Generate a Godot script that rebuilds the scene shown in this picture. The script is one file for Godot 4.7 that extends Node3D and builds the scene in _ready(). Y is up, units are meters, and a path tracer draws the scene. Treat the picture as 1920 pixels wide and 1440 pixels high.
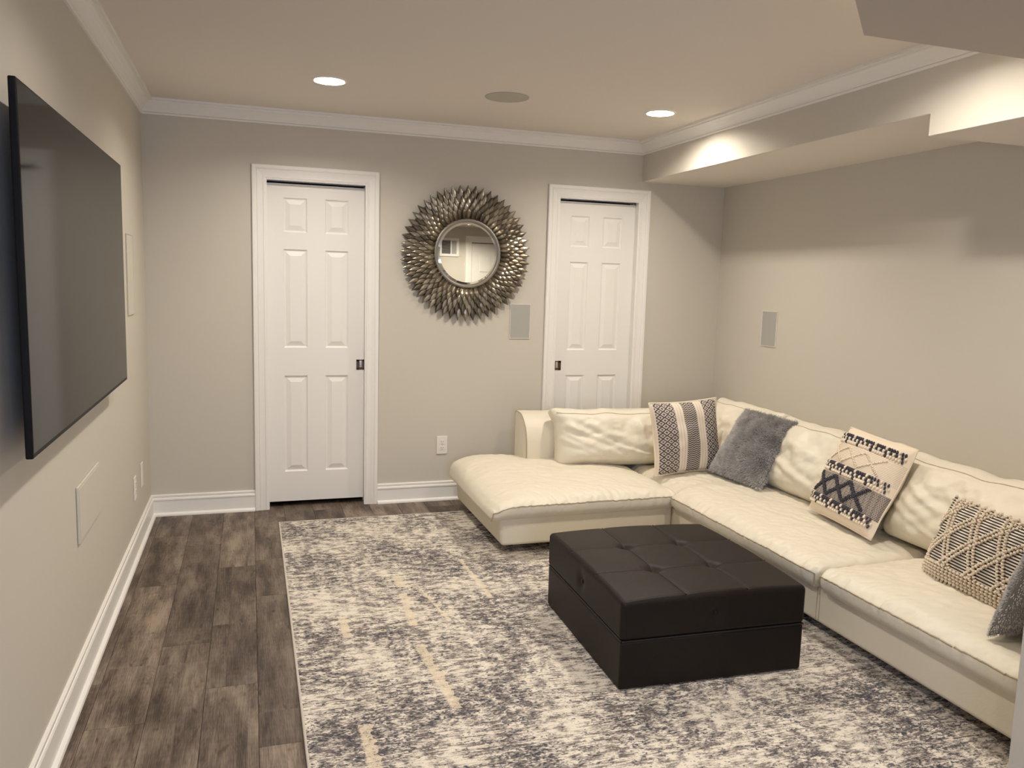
extends Node3D
# A finished basement sitting room: x runs from the television wall to the sofa wall, y up, z from the door wall towards the viewer.

# ------------------------------------------------------------------ shape builder
class Shape:
	var v := PackedVector3Array()
	var n := PackedVector3Array()
	var uv := PackedVector2Array()
	var ix := PackedInt32Array()

	func vert(p: Vector3, nn: Vector3, t := Vector2.ZERO) -> int:
		v.append(p); n.append(nn); uv.append(t)
		return v.size() - 1

	func tri(a: Vector3, b: Vector3, c: Vector3) -> void:
		var nn := (c - a).cross(b - a).normalized()
		var k := v.size()
		for p in [a, b, c]:
			vert(p, nn)
		ix.append_array(PackedInt32Array([k, k + 1, k + 2]))

	func quad(a: Vector3, b: Vector3, c: Vector3, d: Vector3, ta := Vector2(0, 0), tb := Vector2(1, 0), tc := Vector2(1, 1), td := Vector2(0, 1)) -> void:
		var nn := (c - a).cross(b - d).normalized()
		var k := v.size()
		vert(a, nn, ta); vert(b, nn, tb); vert(c, nn, tc); vert(d, nn, td)
		ix.append_array(PackedInt32Array([k, k + 1, k + 2, k, k + 2, k + 3]))

	func poly(pts: Array) -> void:   # convex fan
		for i in range(1, pts.size() - 1):
			tri(pts[0], pts[i], pts[i + 1])

	# box with rounded edges
	func rbox(c: Vector3, size: Vector3, r := 0.003, seg := 1, b := Basis()) -> void:
		blob(size * 0.5, r, Vector3i(1, 1, 1), seg, func(p): return c + b * p)

	func axis_list(h: float, r: float, cells: int, seg: int) -> PackedFloat32Array:
		var l := PackedFloat32Array()
		if r > 0.0:
			for i in seg:
				l.append(-h + r * (1.0 - tan((1.0 - float(i) / seg) * PI / 4)))
		for i in cells + 1:
			l.append(lerpf(-h + r, h - r, float(i) / cells))
		if r > 0.0:
			for i in range(seg - 1, -1, -1):
				l.append(h - r * (1.0 - tan((1.0 - float(i) / seg) * PI / 4)))
		return l

	# rounded box pushed through f, welded, smooth normals
	func blob(h: Vector3, r: float, cells: Vector3i, seg: int, f: Callable) -> void:
		r = minf(r, minf(h.x, minf(h.y, h.z)) * 0.999)
		var inner := h - Vector3(r, r, r)
		var lists := [axis_list(h.x, r, cells.x, seg), axis_list(h.y, r, cells.y, seg), axis_list(h.z, r, cells.z, seg)]
		var seen := {}
		var base := v.size()
		var first := ix.size()
		for ax in 3:
			var a1 := (ax + 1) % 3
			var a2 := (ax + 2) % 3
			var la: PackedFloat32Array = lists[a1]
			var lb: PackedFloat32Array = lists[a2]
			for s in [-1.0, 1.0]:
				var ids := PackedInt32Array()
				for j in lb.size():
					for i in la.size():
						var p := Vector3.ZERO
						p[ax] = s * h[ax]; p[a1] = la[i]; p[a2] = lb[j]
						var key := Vector3i((p * 20000.0).round())
						if not seen.has(key):
							var q := p
							if r > 0.0:
								var inn := p.clamp(-inner, inner)
								q = inn + (p - inn).normalized() * r
							seen[key] = vert(f.call(q), Vector3.ZERO, Vector2(q.x / (2.0 * h.x) + 0.5, 0.5 - q.y / (2.0 * h.y)))
						ids.append(seen[key])
				var w := la.size()
				for j in lb.size() - 1:
					for i in w - 1:
						var k := j * w + i
						if s > 0.0:
							ix.append_array(PackedInt32Array([ids[k], ids[k + w + 1], ids[k + 1], ids[k], ids[k + w], ids[k + w + 1]]))
						else:
							ix.append_array(PackedInt32Array([ids[k], ids[k + 1], ids[k + w + 1], ids[k], ids[k + w + 1], ids[k + w]]))
		smooth(base, first)

	func smooth(base: int, first: int) -> void:
		for k in range(first, ix.size(), 3):
			var a := ix[k]
			var b := ix[k + 1]
			var c := ix[k + 2]
			var nn := (v[c] - v[a]).cross(v[b] - v[a])
			n[a] += nn; n[b] += nn; n[c] += nn
		for k in range(base, v.size()):
			n[k] = n[k].normalized() if n[k].length_squared() > 1e-20 else Vector3.UP

	# a plain box with hard edges
	func box(lo: Vector3, hi: Vector3) -> void:
		var p := []
		for i in 8:
			p.append(Vector3(hi.x if i & 1 else lo.x, hi.y if i & 2 else lo.y, hi.z if i & 4 else lo.z))
		for q in [[0, 2, 3, 1], [4, 5, 7, 6], [0, 4, 6, 2], [1, 3, 7, 5], [0, 1, 5, 4], [2, 6, 7, 3]]:
			quad(p[q[0]], p[q[3]], p[q[2]], p[q[1]])

	# surface of points f(u, v); u, v in 0..1
	func grid(nu: int, nv: int, f: Callable, close_u := false) -> void:
		var base := v.size()
		var first := ix.size()
		var cols := nu if close_u else nu + 1
		for j in nv + 1:
			for i in cols:
				vert(f.call(float(i) / nu, float(j) / nv), Vector3.ZERO, Vector2(float(i) / nu, float(j) / nv))
		for j in nv:
			for i in nu:
				var a := base + j * cols + i
				var b := base + j * cols + (i + 1) % cols
				var c := b + cols
				var d := a + cols
				ix.append_array(PackedInt32Array([a, b, c, a, c, d]))
		smooth(base, first)

	# profile of (radius, height) turned round an axis of basis b (its y)
	func lathe(c: Vector3, prof: Array, seg := 32, b := Basis(), sharp := true) -> void:
		if sharp:
			for k in prof.size() - 1:
				var p0: Vector2 = prof[k]
				var p1: Vector2 = prof[k + 1]
				grid(seg, 1, func(u, w):
					var q := p0.lerp(p1, w)
					return c + b * Vector3(cos(u * TAU) * q.x, q.y, sin(u * TAU) * q.x), true)
		else:
			var m := prof.size() - 1
			grid(seg, m, func(u, w):
				var q: Vector2 = prof[int(round(w * m))]
				return c + b * Vector3(cos(u * TAU) * q.x, q.y, sin(u * TAU) * q.x), true)

	# tube along points
	func tube(pts: Array, r: float, sides := 6) -> void:
		var m := pts.size() - 1
		var frames := []
		var up := Vector3.UP
		for i in pts.size():
			var t: Vector3 = (pts[mini(i + 1, m)] - pts[maxi(i - 1, 0)]).normalized()
			if absf(t.dot(up)) > 0.95:
				up = Vector3(0.3, 0.1, 0.9).normalized()
			var s := t.cross(up).normalized()
			up = s.cross(t).normalized()
			frames.append([s, up])
		grid(sides, m, func(u, w):
			var i := int(round(w * m))
			return pts[i] + (frames[i][0] * cos(u * TAU) + frames[i][1] * sin(u * TAU)) * r, true)

	# profile (a, b) swept along points; avec scales a (mitred), bvec scales b
	func sweep(prof: Array, pts: Array, avecs: Array, bvec: Vector3, caps := false) -> void:
		for i in pts.size() - 1:
			for k in prof.size() - 1:
				var p0: Vector2 = prof[k]
				var p1: Vector2 = prof[k + 1]
				quad(pts[i] + avecs[i] * p0.x + bvec * p0.y, pts[i] + avecs[i] * p1.x + bvec * p1.y, pts[i + 1] + avecs[i + 1] * p1.x + bvec * p1.y, pts[i + 1] + avecs[i + 1] * p0.x + bvec * p0.y)
		for e in ([0, pts.size() - 1] if caps else []):
			var ring := []
			for q in prof:
				ring.append(pts[e] + avecs[e] * q.x + bvec * q.y)
			poly(ring)

	# ball, squashed by basis b
	static var ball_cache := {}
	func ball(c: Vector3, b: Basis, nu := 7, nv := 5) -> void:
		var base := v.size()
		var key := nu * 100 + nv
		if not ball_cache.has(key):
			var dirs := PackedVector3Array()
			var tris := PackedInt32Array()
			for j in nv + 1:
				for i in nu:
					var t := PI * j / nv
					var a := TAU * i / nu
					dirs.append(Vector3(sin(t) * cos(a), cos(t), sin(t) * sin(a)))
			for j in nv:
				for i in nu:
					var a := j * nu + i
					var d := j * nu + (i + 1) % nu
					tris.append_array(PackedInt32Array([a, d + nu, d, a, a + nu, d + nu]))
			ball_cache[key] = [dirs, tris]
		var inv := b.inverse().transposed()
		for d in ball_cache[key][0]:
			vert(c + b * d, (inv * d).normalized())
		var tr: PackedInt32Array = ball_cache[key][1]
		var turned := b.determinant() < 0.0
		for k in range(0, tr.size(), 3):
			ix.append(base + tr[k])
			ix.append(base + tr[k + (2 if turned else 1)])
			ix.append(base + tr[k + (1 if turned else 2)])

	func mesh(auto := true) -> ArrayMesh:
		if auto and v.size() > 0:
			var mid := Vector3.ZERO
			for p in v:
				mid += p
			mid /= v.size()
			var vol := 0.0
			for k in range(0, ix.size(), 3):
				vol += (v[ix[k]] - mid).dot((v[ix[k + 1]] - mid).cross(v[ix[k + 2]] - mid))
			if vol > 0.0:
				for k in range(0, ix.size(), 3):
					var t := ix[k + 1]
					ix[k + 1] = ix[k + 2]
					ix[k + 2] = t
				for k in n.size():
					n[k] = -n[k]
		var a := []
		a.resize(Mesh.ARRAY_MAX)
		a[Mesh.ARRAY_VERTEX] = v
		a[Mesh.ARRAY_NORMAL] = n
		a[Mesh.ARRAY_TEX_UV] = uv
		a[Mesh.ARRAY_INDEX] = ix
		var m := ArrayMesh.new()
		m.add_surface_from_arrays(Mesh.PRIMITIVE_TRIANGLES, a)
		return m


# ------------------------------------------------------------------ nodes
var used := {}

func numbered(called: String) -> String:
	if not used.has(called):
		used[called] = 0
		return called
	used[called] += 1
	return "%s_%03d" % [called, used[called]]

func meta(o: Node, label: String, category := "", group := "", kind := "") -> void:
	if label: o.set_meta("label", label)
	if category: o.set_meta("category", category)
	if group: o.set_meta("group", group)
	if kind: o.set_meta("kind", kind)

func thing(called: String, at: Vector3, label: String, category: String, group := "", kind := "") -> Node3D:
	var o := Node3D.new()
	o.name = numbered(called)
	add_child(o)
	o.position = at
	meta(o, label, category, group, kind)
	return o

# a mesh drawn in room coordinates under a parent that only has an offset
func part(called: String, s, m: Material, parent: Node = self, kind := "") -> MeshInstance3D:
	var o := MeshInstance3D.new()
	o.name = called
	o.mesh = s.mesh() if s is Shape else s
	o.material_override = m
	o.cast_shadow = GeometryInstance3D.SHADOW_CASTING_SETTING_ON
	parent.add_child(o, true)
	var off := Vector3.ZERO
	var q: Node = parent
	while q is Node3D and q != self:
		off += (q as Node3D).position
		q = q.get_parent()
	o.position = -off
	if kind: o.set_meta("kind", kind)
	return o

# a mesh in its parent's own coordinates
func lpart(called: String, s, m: Material, parent: Node, at := Transform3D()) -> MeshInstance3D:
	var o := MeshInstance3D.new()
	o.name = called
	o.mesh = s.mesh() if s is Shape else s
	o.material_override = m
	parent.add_child(o, true)
	o.transform = at
	return o

func struct(called: String, s, m: Material, label: String, category: String) -> MeshInstance3D:
	var o := part(numbered(called), s, m)
	meta(o, label, category, "", "structure")
	return o

func boxes(list: Array) -> Shape:
	var s := Shape.new()
	for b in list:
		s.box(Vector3(b[0], b[1], b[2]), Vector3(b[3], b[4], b[5]))
	return s

# ------------------------------------------------------------------ materials
func mat(c: Color, rough := 0.6, metal := 0.0, spec := 0.5) -> StandardMaterial3D:
	var m := StandardMaterial3D.new()
	m.albedo_color = c
	m.roughness = rough
	m.metallic = metal
	m.metallic_specular = spec
	return m

func c8(r: int, g: int, b: int) -> Color:
	return Color8(r, g, b)

func noise(sd: int, freq: float, oct := 3, kind := FastNoiseLite.TYPE_SIMPLEX_SMOOTH) -> FastNoiseLite:
	var f := FastNoiseLite.new()
	f.seed = sd
	f.noise_type = kind
	f.frequency = freq
	f.fractal_type = FastNoiseLite.FRACTAL_FBM if oct > 1 else FastNoiseLite.FRACTAL_NONE
	f.fractal_octaves = oct
	return f

func bumped(m: StandardMaterial3D, f: FastNoiseLite, scale: float, strength: float, size := 512) -> StandardMaterial3D:
	var t := NoiseTexture2D.new()
	t.width = size; t.height = size
	t.seamless = true
	t.as_normal_map = true
	t.bump_strength = 6.0
	t.noise = f
	m.normal_enabled = true
	m.normal_texture = t
	m.normal_scale = strength
	m.uv1_triplanar = true
	m.uv1_world_triplanar = true
	m.uv1_scale = Vector3(scale, scale, scale)
	return m

func noise_bytes(f: FastNoiseLite, w: int, h: int, w2: int, h2: int) -> PackedByteArray:
	var im := f.get_image(w, h, false, false, true)
	im.convert(Image.FORMAT_L8)
	if w2 != w or h2 != h:
		im.resize(w2, h2, Image.INTERPOLATE_CUBIC)
	return im.get_data()

func tex(w: int, h: int, data: PackedByteArray, mip := false) -> ImageTexture:
	return ImageTexture.create_from_image(Image.create_from_data(w, h, false, Image.FORMAT_RGB8, data))

var M := {}

func wood_texture(sd: int) -> ImageTexture:
	var w := 512
	var h := 1536   # along the grain
	var grain := noise_bytes(noise(sd, 0.22, 3), w, h / 30, w, h)
	var fine := noise_bytes(noise(sd + 1, 0.45, 2), w, h / 16, w, h)
	var blot := noise_bytes(noise(sd + 3, 0.030, 4), w / 2, h / 9, w, h)
	var broad := noise_bytes(noise(sd + 5, 0.014, 3), w / 3, h / 10, w, h)
	var dark := noise_bytes(noise(sd + 4, 0.040, 3), w / 2, h / 5, w, h)
	var cross := noise_bytes(noise(sd + 7, 0.06, 3), w / 6, h / 2, w, h)
	var wlow := noise_bytes(noise(sd + 2, 0.010, 2), w, h / 5, w, h)
	var c0 := Vector3(68, 57, 50)
	var c1 := Vector3(114, 101, 91)
	var c2 := Vector3(156, 143, 129)
	var out := PackedByteArray()
	out.resize(w * h * 3)
	var k := 0
	for j in h:
		for i in w:
			var g := grain[k] / 255.0 - 0.5
			var b := blot[k] / 255.0 - 0.5
			var r := broad[k] / 255.0 - 0.5
			var ring := sin(wlow[k] / 255.0 * 60.0 + i * 0.02)
			var t := 0.58 + g * 0.62 + b * 0.55 + r * 0.80 + ring * 0.05 + (fine[k] / 255.0 - 0.5) * 0.34 + (cross[k] / 255.0 - 0.5) * 0.16
			var d := dark[k] / 255.0
			if d < 0.24:
				t -= (0.24 - d) * 2.0
			t = clampf(t, 0.0, 1.0)
			var c := c0.lerp(c1, t * 2.0) if t < 0.5 else c1.lerp(c2, t * 2.0 - 1.0)
			out[k * 3] = int(c.x); out[k * 3 + 1] = int(c.y); out[k * 3 + 2] = int(c.z)
			k += 1
	return tex(w, h, out)

func rug_texture(w: int, h: int) -> ImageTexture:
	# 2.74 m x 3.66 m, distressed: specks and dragged threads across the rug
	var big := noise_bytes(noise(11, 0.020, 3), w / 6, h / 5, w, h)
	var big2 := noise_bytes(noise(12, 0.022, 2), w / 7, h / 5, w, h)
	var mid := noise_bytes(noise(13, 0.085, 3), w / 4, h / 2, w, h)
	var f14 := noise(14, 0.17, 3)
	f14.domain_warp_enabled = true
	f14.domain_warp_amplitude = 10.0
	f14.domain_warp_frequency = 0.12
	var speck := noise_bytes(f14, w / 2, h, w, h)
	var fine := noise_bytes(noise(15, 0.42, 2), w / 2, h, w, h)
	var streak := noise_bytes(noise(16, 0.22, 2), w / 16, h, w, h)
	var vert := noise_bytes(noise(17, 0.06, 2), w / 2, h / 14, w, h)
	var tiny := noise_bytes(noise(18, 0.6, 1), w, h, w, h)
	var cream := Vector3(223, 214, 200)
	var beige := Vector3(190, 181, 169)
	var taupe := Vector3(147, 139, 134)
	var dusk := Vector3(114, 106, 102)
	var char := Vector3(66, 68, 76)
	var tan := Vector3(216, 201, 176)
	var strips := [[1.20, 1.243, 2.15, 2.67, 0.03], [1.235, 1.27, 1.60, 1.97, -0.02], [1.24, 1.285, 1.37, 1.52, 0.0], [0.905, 0.95, 2.69, 3.25, 0.0], [0.93, 0.97, 1.80, 2.02, 0.0], [1.62, 1.64, 1.2, 1.75, 0.02], [1.33, 1.345, 1.5, 1.95, 0.06]]
	var out := PackedByteArray()
	out.resize(w * h * 3)
	var k := 0
	for j in h:
		var zz := 0.325 + 3.66 * j / h
		var near: Array = strips.filter(func(s): return zz > s[2] and zz < s[3])
		for i in w:
			var a := big[k] / 255.0 - 0.5
			var b := big2[k] / 255.0 - 0.5
			var m := mid[k] / 255.0 - 0.5
			var sp := speck[k] / 255.0 - 0.5
			var f := fine[k] / 255.0 - 0.5
			var s := streak[k] / 255.0 - 0.5
			var t := tiny[k] / 255.0 - 0.5
			var st := clampf(0.5 + b * 3.0, 0.0, 1.0)          # 1 where the weave is dragged
			# ground shade
			var val := 0.53 + a * 0.30 + m * 0.55 + f * 0.35 + s * (0.45 + 0.75 * st) + (vert[k] / 255.0 - 0.5) * 0.32
			var c: Vector3
			if val > 0.58:
				c = beige.lerp(cream, clampf((val - 0.58) * 6.0, 0.0, 1.0))
			else:
				c = dusk.lerp(taupe, clampf((val - 0.26) * 7.0, 0.0, 1.0)) if val < 0.44 else taupe.lerp(beige, clampf((val - 0.44) * 7.0, 0.0, 1.0))
			# dark specks and worn pale specks
			var dk := sp * 1.35 + f * 0.6 - a * 0.52 - m * 0.40 + s * 0.5 - 0.24
			if dk > 0.0:
				c = c.lerp(char, clampf(dk * 9.0, 0.0, 0.92))
			var lt := -sp * 1.2 - f * 0.7 + a * 0.2 + m * 0.4 - 0.17 - 0.06 * st
			if lt > 0.0:
				c = c.lerp(cream, clampf(lt * 9.0, 0.0, 0.95))
			for q in near:
				var x: float = 0.735 + 2.74 * i / w - q[4] * (zz - q[2]) / (q[3] - q[2])
				if x > q[0] + f * 0.02 and x < q[1] + m * 0.03 and sp + t * 0.2 > -0.10:
					c = c.lerp(tan, 0.9)
			c *= 1.0 + 0.16 * t
			out[k * 3] = clampi(int(c.x), 0, 255); out[k * 3 + 1] = clampi(int(c.y), 0, 255); out[k * 3 + 2] = clampi(int(c.z), 0, 255)
			k += 1
	return tex(w, h, out)

func woven_texture() -> ImageTexture:
	var w := 640
	var h := 640
	var out := PackedByteArray()
	out.resize(w * h * 3)
	var dark := Vector3(72, 66, 70)
	var pale := Vector3(205, 193, 180)
	var cream := Vector3(238, 224, 205)
	for j in h:
		var vv := float(j) / h
		for i in w:
			var u := float(i) / w
			var c := pale
			var on := false
			if u < 0.035 or u > 0.965:
				c = cream
			elif u < 0.30 or u > 0.735:
				var x := (u - 0.035 if u < 0.5 else u - 0.735) / 0.265 * 2.5
				var y := vv * 12.0
				var dx := absf(fposmod(x, 1.0) - 0.5)
				var dy := absf(fposmod(y, 1.0) - 0.5)
				var d := dx + dy        # 0 centre .. 1 corner
				on = d < 0.15 or (d > 0.36 and d < 0.58) or d > 0.82
			elif u < 0.42 or u >= 0.615:
				var q := (u - 0.30) / 0.12 if u < 0.5 else (u - 0.615) / 0.12
				var row := fposmod(vv * 60.0, 1.0)
				c = cream
				if q < 0.06 or q > 0.94 or absf(fposmod(q * 3.0 + 0.5, 1.0) - 0.5) < 0.09:
					c = cream * 0.80 if row < 0.5 else cream * 0.92
			else:
				var zz := absf(fposmod((u - 0.42) / 0.195 * 3.0, 1.0) - 0.5) * 0.036
				on = fposmod((vv + zz) * 34.0, 1.0) < 0.52
			if on:
				c = dark
			c *= 0.95 + 0.05 * sin(j * 1.6) * sin(i * 1.6)
			var k := (j * w + i) * 3
			out[k] = int(clampf(c.x, 0, 255)); out[k + 1] = int(clampf(c.y, 0, 255)); out[k + 2] = int(clampf(c.z, 0, 255))
	return tex(w, h, out)

func stripe_texture() -> ImageTexture:   # narrow black and cream weave
	var w := 64
	var h := 1024
	var out := PackedByteArray()
	out.resize(w * h * 3)
	for j in h:
		for i in w:
			var t := fposmod(j / 1024.0 * 30.0, 1.0)
			var c := Vector3(232, 220, 202) if t < 0.5 else Vector3(42, 38, 42)
			c *= 0.93 + 0.07 * sin(i * 0.8 + (PI if t < 0.5 else 0.0))
			var k := (j * w + i) * 3
			out[k] = int(c.x); out[k + 1] = int(c.y); out[k + 2] = int(c.z)
	return tex(w, h, out)

func macrame_texture() -> ImageTexture:   # flat weave under the raised work
	var w := 256
	var h := 1024
	var out := PackedByteArray()
	out.resize(w * h * 3)
	var cream := Vector3(232, 216, 194)
	var dark := Vector3(74, 70, 76)
	for j in h:
		var y := float(j) / h
		for i in w:
			var c := cream
			if y > 0.20 and y < 0.45:
				c = cream * (0.80 if fposmod(y * 62.0, 1.0) < 0.3 else 1.0)
			elif y > 0.55 and y < 0.82:
				var weft := fposmod(y * 66.0, 1.0) < 0.68
				var dash := fposmod(i / 256.0 * 60.0 + (0.5 if int(y * 66.0) % 2 == 0 else 0.0), 1.0) < 0.84
				c = dark if weft and dash else cream * 0.86
			var k := (j * w + i) * 3
			out[k] = int(c.x); out[k + 1] = int(c.y); out[k + 2] = int(c.z)
	return tex(w, h, out)

func textured(t: Texture2D, rough := 0.8) -> StandardMaterial3D:
	var m := mat(Color.WHITE, rough)
	m.albedo_texture = t
	return m

func make_materials() -> void:
	M.wall = bumped(mat(c8(206, 200, 188), 0.75, 0.0, 0.35), noise(3, 0.12, 3), 6.0, 0.05)
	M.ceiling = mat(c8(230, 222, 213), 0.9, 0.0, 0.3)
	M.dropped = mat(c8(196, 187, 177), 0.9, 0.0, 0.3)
	M.trim = mat(c8(240, 237, 231), 0.38)
	M.door = mat(c8(240, 237, 231), 0.42)
	M.void = mat(c8(20, 18, 17), 0.9)
	M.dark_metal = mat(c8(96, 84, 74), 0.38, 0.85)
	M.bright_metal = mat(c8(210, 204, 196), 0.25, 0.9)
	M.plastic = mat(c8(236, 231, 222), 0.35)
	M.slot = mat(c8(38, 34, 32), 0.6)
	M.leather = bumped(mat(c8(224, 216, 198), 0.46, 0.0, 0.45), noise(21, 0.045, 4, FastNoiseLite.TYPE_CELLULAR), 4.5, 0.16)
	M.leather_base = bumped(mat(c8(226, 217, 196), 0.52, 0.0, 0.4), noise(21, 0.045, 4, FastNoiseLite.TYPE_CELLULAR), 4.5, 0.10)
	M.seam = mat(c8(176, 160, 134), 0.6)
	M.sofa_leg = mat(c8(40, 36, 34), 0.5)
	M.brown = bumped(mat(c8(31, 24, 21), 0.46, 0.0, 0.30), noise(22, 0.08, 4, FastNoiseLite.TYPE_CELLULAR), 6.0, 0.16)
	M.brown_seam = mat(c8(24, 18, 17), 0.6)
	M.screen = mat(c8(10, 9, 8), 0.08, 0.0, 0.20)
	M.tv_case = mat(c8(11, 11, 14), 0.5, 0.0, 0.3)
	M.grille = mat(c8(172, 170, 164), 0.8)
	M.ceil_grille = mat(c8(186, 182, 170), 0.85)
	M.mirror = mat(c8(236, 236, 230), 0.01, 1.0)
	M.silver = mat(c8(142, 133, 118), 0.36, 0.92)
	M.silver_b = mat(c8(110, 102, 89), 0.38, 0.92)
	M.silver_c = mat(c8(166, 157, 142), 0.32, 0.92)
	M.rim = mat(c8(150, 145, 136), 0.45, 0.8)
	M.fur = mat(c8(208, 204, 199), 0.9)
	M.fur.vertex_color_use_as_albedo = true
	M.fur.backlight_enabled = false
	M.fur.backlight = Color(0.55, 0.55, 0.56)
	M.fur_base = mat(c8(130, 129, 129), 0.95)
	M.rope = bumped(mat(c8(222, 207, 186), 0.85), noise(31, 0.1, 3), 20.0, 0.3, 256)
	M.cream_wool = mat(c8(236, 222, 200), 0.85)
	M.dark_wool = mat(c8(62, 60, 68), 0.85)
	M.woven = textured(woven_texture(), 0.85)
	M.stripes = textured(stripe_texture(), 0.85)
	M.macrame = textured(macrame_texture(), 0.85)
	M.cream_cloth = mat(c8(232, 218, 196), 0.85)
	M.rug = textured(rug_texture(1536, 2048), 0.95)
	M.rug.metallic_specular = 0.2
	M.rug_edge = mat(c8(196, 188, 176), 0.95)
	var planks := []
	for k in 2:
		var wt := wood_texture(40 + k * 10)
		for tone in [0.97, 0.88, 1.06]:
			var m := textured(wt, 0.5)
			m.albedo_color = Color(tone * 0.90, tone * 0.885, tone * 0.87)
			m.metallic_specular = 0.4
			planks.append(m)
	M.planks = planks
	M.subfloor = mat(c8(52, 44, 38), 0.9)
	M.lens = mat(c8(255, 246, 230), 0.5)
	M.lens.emission_enabled = true
	M.lens.emission = c8(255, 240, 214)
	M.lens.emission_energy_multiplier = 6.0
	M.pane = mat(c8(200, 210, 225), 0.6)
	M.pane.emission_enabled = true
	M.pane.emission = c8(190, 205, 255)
	M.pane.emission_energy_multiplier = 0.8

# ------------------------------------------------------------------ measures
const RIGHT := 3.878      # sofa wall
const CEIL := 2.47
const SOFFIT_X := 3.214
const REAR := 6.4
const D1 := [0.689, 1.293]   # door openings in the door wall
const D2 := [2.600, 3.197]
const DOOR_TOP := 2.063
const LAMP := Color(1.0, 0.962, 0.905)
const LAMP_ENERGY := 1.85

func _ready() -> void:
	# camera
	var cam := Camera3D.new()
	cam.name = "camera"
	add_child(cam)
	cam.transform = Transform3D(Basis(Vector3(0.95147, 0.0282, 0.30644), Vector3(0.01171, 0.99175, -0.12764), Vector3(-0.30751, 0.12504, 0.94329)).orthonormalized(), Vector3(0.58921, 1.48215, 5.23787))
	cam.fov = 50.8844
	cam.near = 0.02
	cam.current = true
	# surroundings: no daylight but what comes through the rear window
	var we := WorldEnvironment.new()
	we.name = "environment"
	var env := Environment.new()
	env.background_mode = Environment.BG_COLOR
	env.background_color = Color(0.02, 0.02, 0.025)
	env.tonemap_mode = Environment.TONE_MAPPER_LINEAR
	env.tonemap_exposure = 1.22
	env.sdfgi_enabled = true
	env.ssao_enabled = true
	env.ssil_enabled = true
	we.environment = env
	add_child(we)
	make_materials()
	# recessed ceiling lights
	downlight(Vector3(0.985, CEIL, 0.90), "recessed round ceiling light glowing above the left panelled door")
	downlight(Vector3(2.842, CEIL, 0.93), "recessed round ceiling light glowing near the crown of the long soffit")
	downlight(Vector3(0.985, CEIL, 2.72), "recessed round ceiling light in front of the television, beyond the top of the frame")
	downlight(Vector3(2.69, CEIL, 2.86), "recessed round ceiling light hidden behind the angled dropped ceiling")
	downlight(Vector3(1.10, CEIL, 5.30), "recessed round ceiling light behind the viewer on the television side")
	downlight(Vector3(3.45, 2.25, 5.62), "recessed round light in the dropped ceiling before the rear door", 1.8)
	build_shell()
	build_floor()
	build_doors()
	build_rear()
	build_rug()
	build_sofa()
	build_ottoman()
	build_tv()
	build_mirror()
	build_fittings()
	build_pillows()

# ------------------------------------------------------------------ lights
func downlight(at: Vector3, label: String, strength := 1.0) -> void:
	var o := thing("recessed_light", at, label, "ceiling light", "recessed ceiling lights")
	var s := Shape.new()
	s.lathe(at, [Vector2(0.074, 0.0), Vector2(0.077, -0.005), Vector2(0.088, -0.004), Vector2(0.092, 0.0)], 40)
	part("trim_ring", s, M.trim, o)
	s = Shape.new()
	s.lathe(at, [Vector2(0.074, 0.0), Vector2(0.072, 0.042)], 40)
	part("can", s, M.trim, o)
	s = Shape.new()
	s.lathe(at, [Vector2(0.0, 0.0345), Vector2(0.04, 0.0345), Vector2(0.072, 0.036), Vector2(0.072, 0.042), Vector2(0.0, 0.042)], 40)
	part("lens", s, M.lens, o)
	var l := AreaLight3D.new()
	l.name = "lamp"
	l.area_size = Vector2(0.115, 0.115)
	l.light_energy = LAMP_ENERGY * strength
	l.light_color = LAMP
	l.shadow_enabled = true
	if "area_range" in l: l.area_range = 12.0
	if "area_attenuation" in l: l.area_attenuation = 2.0
	o.add_child(l)
	l.position = Vector3(0, 0.032, 0)
	l.rotation.x = -PI / 2

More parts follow.
